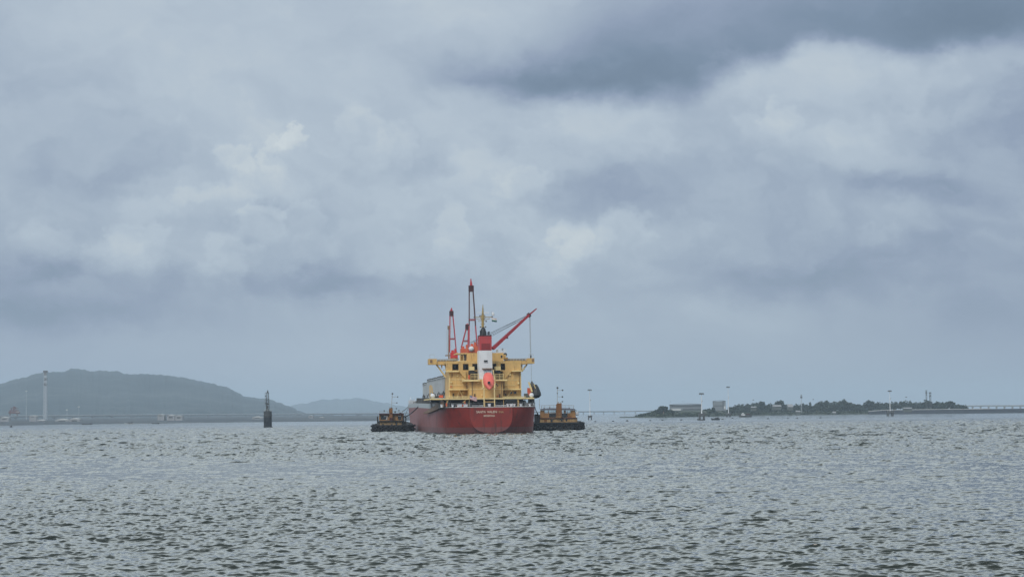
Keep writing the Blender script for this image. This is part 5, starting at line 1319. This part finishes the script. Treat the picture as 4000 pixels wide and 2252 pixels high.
building('square_building', 2788, 2835, 1566, 1598, 2180, 12, 'square two-storey grey block with a domed roof standing beside the tallest light pole', M['mid_grey'], block_b)
def shed(o, w, h, dep):
    MB().loft([[(-w * 1.05, -.6, -.1), (-w * 1.05, dep * .5, h), (-w * 1.05, dep + .6, -.1)], [(w * 1.05, -.6, -.1), (w * 1.05, dep * .5, h * .9), (w * 1.05, dep + .6, -.1)]]).build('roof', M['pale_roof'], o)
def sm_b(o, w, h, dep):
    MB().prism([(-w * 1.08, h + .003), (w * 1.08, h + .003), (0, h + max(.6, w * .22))], -.5, dep + .5).build('roof', M['pale'], o)
    MB().box(-w * .5, w * .5, -.12, -.003, h * .15, h * .6).build('window', M['dark_grey'], o)
building('small_building', 2590.5, 2600, 1602, 1609, 2080, 6, 'tiny white hut half hidden among the bushes below the lone rounded tree', M['wall_dark'], shed)
building('small_building', 2934, 2955, 1586, 1589.5, 2160, 6, 'pale flat-roofed shed among the trees above the ferry boat', M['wall_dark'], shed)
building('small_building', 3020, 3052, 1580, 1586, 2200, 8, 'long pale roof showing below the dome-shaped tree', M['wall_dark'], shed)
building('small_building', 3078, 3098, 1577, 1588, 2190, 8, 'pale gabled building between the dome-shaped tree and the lattice mast', M['wall_dark'], shed)
building('small_building', 3110, 3127, 1602, 1607, 2170, 6, 'small white shed low on the shore below the lattice mast', M['wall_dark'], shed)
building('small_building', 3254, 3266, 1606, 1611, 2180, 6, 'tiny white hut low on the shore below the tallest peaked tree', M['wall_dark'], shed)
building('small_building', 3530, 3562, 1590, 1593.5, 2170, 6, 'long white shed at the foot of the wood right of the fourth light pole', M['wall_dark'], shed)
# sea wall running out to the right
sw = MB(); rg = []
for i in range(25):
    px = 3395 + i * 60; w = WL(px, interp([(3395, 1617), (4000, 1611), (4900, 1603)], px)); zt = (hor(px) - interp([(3395, 1606), (3430, 1601.5), (3560, 1599.5), (4000, 1594.5), (4900, 1587)], px)) * w.y / F + CAM_H
    rg.append([(w.x, w.y, -1.5), (w.x, w.y + 2.5, zt), (w.x, w.y + 9, zt), (w.x, w.y + 11, -1.5)])
sw.loft(rg); so = empty('sea_wall', (0, 0, 0)); tag(so, 'long dark rock sea wall with a pale top edge running out from the wood', 'sea wall')
sw.build('rock_slope', paint('breakwater_rock', (0.032, 0.038, 0.052), rough=.95, wear=.6, wear_col=(0.03, 0.035, 0.04), scale=.25, streak=False), so)
cp = MB()
cp.loft([[(r_[1][0], r_[1][1] - .2, r_[1][2] + .004), (r_[1][0], r_[1][1] - .2, r_[1][2] + .5), (r_[1][0], r_[1][1] + 1.2, r_[1][2] + .5), (r_[1][0], r_[1][1] + 1.2, r_[1][2] + .004)] for r_ in rg[:9]]); cp.build('coping', M['pale'], so)

# masts
def lattice(name, px, ytop, ybot, D, w0, w1, label, cat, mats, heads, bands=0, n=12):
    a = at(px, ytop, D); b = at(px, ybot, D); zb = 1.0; o = empty(name, (b.x, D, zb)); tag(o, label, cat); Hh = a.z - zb
    seg = max(1, bands)
    for q in range(seg):
        m_ = MB(); t0, t1 = q / seg, (q + 1) / seg; k = max(2, n // seg)
        def c(sx_, sy_, t): w = w0 + (w1 - w0) * t; return Vector((sx_ * w / 2, sy_ * w / 2, Hh * t))
        r_ = w1 * .07 + .03
        for sx_ in (-1, 1):
            for sy_ in (-1, 1): m_.tube(c(sx_, sy_, t0), c(sx_, sy_, t1), r_, n=4)
        for i in range(k):
            u0, u1 = t0 + (t1 - t0) * i / k, t0 + (t1 - t0) * (i + 1) / k; s = 1 if i % 2 else -1
            for sy_ in (-1, 1): m_.tube(c(-s, sy_, u0), c(s, sy_, u1), r_ * .6, n=4); m_.tube(c(-1, sy_, u1), c(1, sy_, u1), r_ * .6, n=4)
            for sx_ in (-1, 1): m_.tube(c(sx_, -s, u0), c(sx_, s, u1), r_ * .6, n=4)
        m_.build('mast_section', mats[q % len(mats)], o)
    hm_ = MB()
    for (t, w, h) in heads:
        hm_.box(-w / 2, w / 2, -w / 2, w / 2, Hh * t, Hh * t + h)
    if heads: hm_.build('antenna', M['dark_grey'], o)
    return o
lattice('lattice_mast', 3130.5, 1540, 1575, 2250, 1.0, .8, 'slim lattice mast rising from the middle of the wooded island', 'mast', [M['grey']], [(.82, 2.0, 1.6), (.93, 1.6, .8)])
lattice('lattice_mast', 3619, 1523, 1562, 2250, 1.3, 1.0, 'taller of the twin masts at the far end of the island wood', 'mast', [M['dark_grey']], [(.98, 2.6, .3), (.86, 1.8, 1.4), (.78, 1.4, 1.0)])
lattice('lattice_mast', 3634, 1531, 1566, 2250, 1.5, 1.5, 'shorter and thicker of the twin masts at the far end of the wood', 'mast', [M['dark_grey']], [(.95, 2.2, 1.2), (.8, 2, 1.0)])
RW1 = paint('tower_white', (0.42, 0.45, 0.49), wear=.2, scale=.1); RW2 = paint('tower_dark', (0.10, 0.09, 0.09), wear=.2, scale=.1)
o = lattice('striped_tower', 177, 1447, 1618, 2600, 4.6, 3.2, 'very tall banded lattice tower standing in front of the hazy hill', 'tower', [RW1], [], n=30)
Ht = (hor(177) - 1447) * 2600 / F + 4
MB().box(-.75, .75, -.75, .75, 0, Ht * .70).build('tower_core', RW1, o)
for k in range(5):
    t = .70 + .052 * k; MB().box(-1.6 if k % 2 else -1.9, 1.6 if k % 2 else 1.9, -1.5, 1.5, Ht * t + .002, Ht * (t + .052)).build('tower_band', RW1 if k % 2 else RW2, o)
MB().box(-2.6, 2.6, -2, 2, Ht * .965, Ht * 1.0).build('tower_head', RW2, o)

# ------------------------------------------------------------ left shore: small works and sheds, cranes of a yard
for (a_, b_, t_, bt, lab) in ((615, 641, 1619.5, 1624, 'bright white flat shed just under the bridge deck'), (652, 682, 1622, 1633, 'white gabled building right of the bright flat shed'), (684, 712, 1624, 1634, 'lower pale building attached to the white gabled one'),
                              (215, 268, 1640, 1646.5, 'long low pale shed on the hazy shore'), (270, 311, 1636, 1647, 'taller pale shed at the end of the long low one'), (142, 174, 1641, 1649, 'pale shed below the foot of the banded tower'),
                              (115, 140, 1624, 1629, 'small white building left of the banded tower foot'), (0, 34, 1631, 1639, 'grey-white shed at the very edge of the hazy shore'), (985, 1025, 1629, 1633, 'faint white building immediately behind the beacon'), (1205, 1222, 1623, 1628, 'faint white hut under the far part of the bridge'), (1245, 1266, 1630, 1637, 'faint white house against the wide bridge pier')):
    building('shore_shed', a_, b_, t_, bt, 1950 if a_ < 900 else 2200, 9, lab, M['shed_wall'], sm_b)
g = MB(); q = at(53, 1613, 2700); yo = empty('yard_crane', (q.x, 2700, 0)); tag(yo, 'dark cluster of dockside crane frames at the foot of the hill', 'crane')
def Y(px, py): p = P(px, py, 2700); return Vector((p.x - q.x, 0, p.z))
for (x0, y0, x1, y1, r_) in ((38, 1622, 45, 1595, .7), (68, 1622, 60, 1588, .7), (36, 1603, 74, 1603, .8), (52, 1603, 56, 1586, 1.3), (40, 1592, 72, 1592, .35), (45, 1595, 56, 1586, .3), (34, 1610, 78, 1611, 1.4)): g.tube(Y(x0, y0), Y(x1, y1), r_, n=5)
g.build('crane_frame', paint('yard_rust', (0.13, 0.05, 0.04), wear=.3, scale=.1), yo)
c = MB(); a = Y(62, 1607); c.box(a.x, a.x + 4.5, -1, 2, a.z - 2, a.z); c.build('crane_cab', M['pale'], yo)
for (px, yt, lab) in ((103, 1527, 'thin pale lamp mast with a white head left of the banded tower'), (308, 1588, 'short pale lamp mast right of the banded tower'), (262, 1600, 'shortest faint lamp mast near the long pale sheds')):
    w = at(px, yt, 2500); o = empty('lamp_mast', (w.x, 2500, 2)); tag(o, lab, 'lamp mast')
    MB().tube((0, 0, 0), (0, 0, w.z - 2), .35, .15, n=6).build('pole', M['grey'], o); MB().lathe((0, 0, w.z - 2.6), [(.5, 0), (1.3, .3), (1.3, .9), (.4, 1.3)], 8).build('lamp_head', M['pale'], o)

# ------------------------------------------------------------ the long sea bridge
bx = [(-700, 2700, 10.0), (0, 3000, None), (500, 3350, None), (1000, 3800, None), (1440, 4300, None), (2270, 5200, None), (2500, 5300, None), (3300, 5000, None), (3800, 4600, None), (4000, 4300, None), (4700, 3900, 13)]
deck_y = [(0, 1621.5), (500, 1617), (1000, 1614), (1440, 1611.2), (2270, 1604.5), (2500, 1602), (3300, 1590), (3800, 1581.5), (4000, 1580)]
path = []
for px, D, zz in bx:
    if zz is None: zz = (hor(px) - interp(deck_y, px)) * D / F + CAM_H
    path.append(Vector(((px - 2000) * D / F, D, zz)))
fine = []
for i in range(len(path) - 1):
    p0, p1, p2, p3 = path[max(i - 1, 0)], path[i], path[i + 1], path[min(i + 2, len(path) - 1)]
    for k in range(12):
        t = k / 12; fine.append(.5 * ((2 * p1) + (p2 - p0) * t + (2 * p0 - 5 * p1 + 4 * p2 - p3) * t * t + (3 * p1 - p0 - 3 * p2 + p3) * t ** 3))
fine.append(path[-1])
br = empty('sea_bridge', (0, 0, 0)); tag(br, 'very long low concrete road bridge on many piers crossing the whole bay behind the ship', 'bridge')
MB().loft([[(p.x, p.y - 7, p.z - 1.0), (p.x, p.y + 7, p.z - 1.0), (p.x, p.y + 4, p.z - 3.3), (p.x, p.y - 4, p.z - 3.3)] for p in fine]).build('deck', M['bridge'], br)
for s in (-1, 1): MB().loft([[(p.x, p.y + s * 7, p.z - 1.1), (p.x, p.y + s * 7, p.z), (p.x, p.y + s * 6.5, p.z), (p.x, p.y + s * 6.5, p.z - .996)] for p in fine]).build('parapet', M['pale'], br)
def on_path(px):
    for a, b in zip(fine, fine[1:]):
        u0 = 2000 + a.x * F / a.y; u1 = 2000 + b.x * F / b.y
        if u0 <= px <= u1: return a.lerp(b, (px - u0) / (u1 - u0))
    return fine[-1]
pm0 = MB(); pm0.tube((0, -3.6, -8), (0, -3.6, 0), 1.1, n=8); pm0.tube((0, 3.6, -8), (0, 3.6, 0), 1.1, n=8); pm0.box(-1.5, 1.5, -6, 6, -.9, -.003)
p0_ = None
for px in [2273, 2315, 2352, 2393, 2434, 2476] + [3760 + 31 * k for k in range(9)] + [60 + 75 * k for k in range(20)]:
    c = on_path(px)
    if p0_ is None: p0_ = pm0.build('pier', M['bridge'], br); o = p0_
    else: o = p0_.copy(); col.objects.link(o); o.parent = br
    o.location = (c.x, c.y, c.z - 3.3)
for px, w in ((1170, 10), (1283, 9), (1397, 5.5)):
    c = on_path(px); MB().box(-w, w, -5, 5, -c.z - 1, -3.33).build('pier', M['building_grey'], br, loc=c)

# ------------------------------------------------------------ haze: the thin monsoon air over the harbour
hz = MB().box(-28000, 28000, -320, 16700, -3, 178).build('haze', bpy.data.materials.new('haze_air'))
tag(hz, kind='stuff')
hm = hz.data.materials[0]; hm.use_nodes = True; T = NT(hm.node_tree)
pv = T.n('ShaderNodeVolumePrincipled', ins={'Color': (0.67, 0.82, 0.98, 1), 'Density': 1.15e-4, 'Anisotropy': 0.0})
T.n('ShaderNodeOutputMaterial', ins={1: pv.outputs[0]})
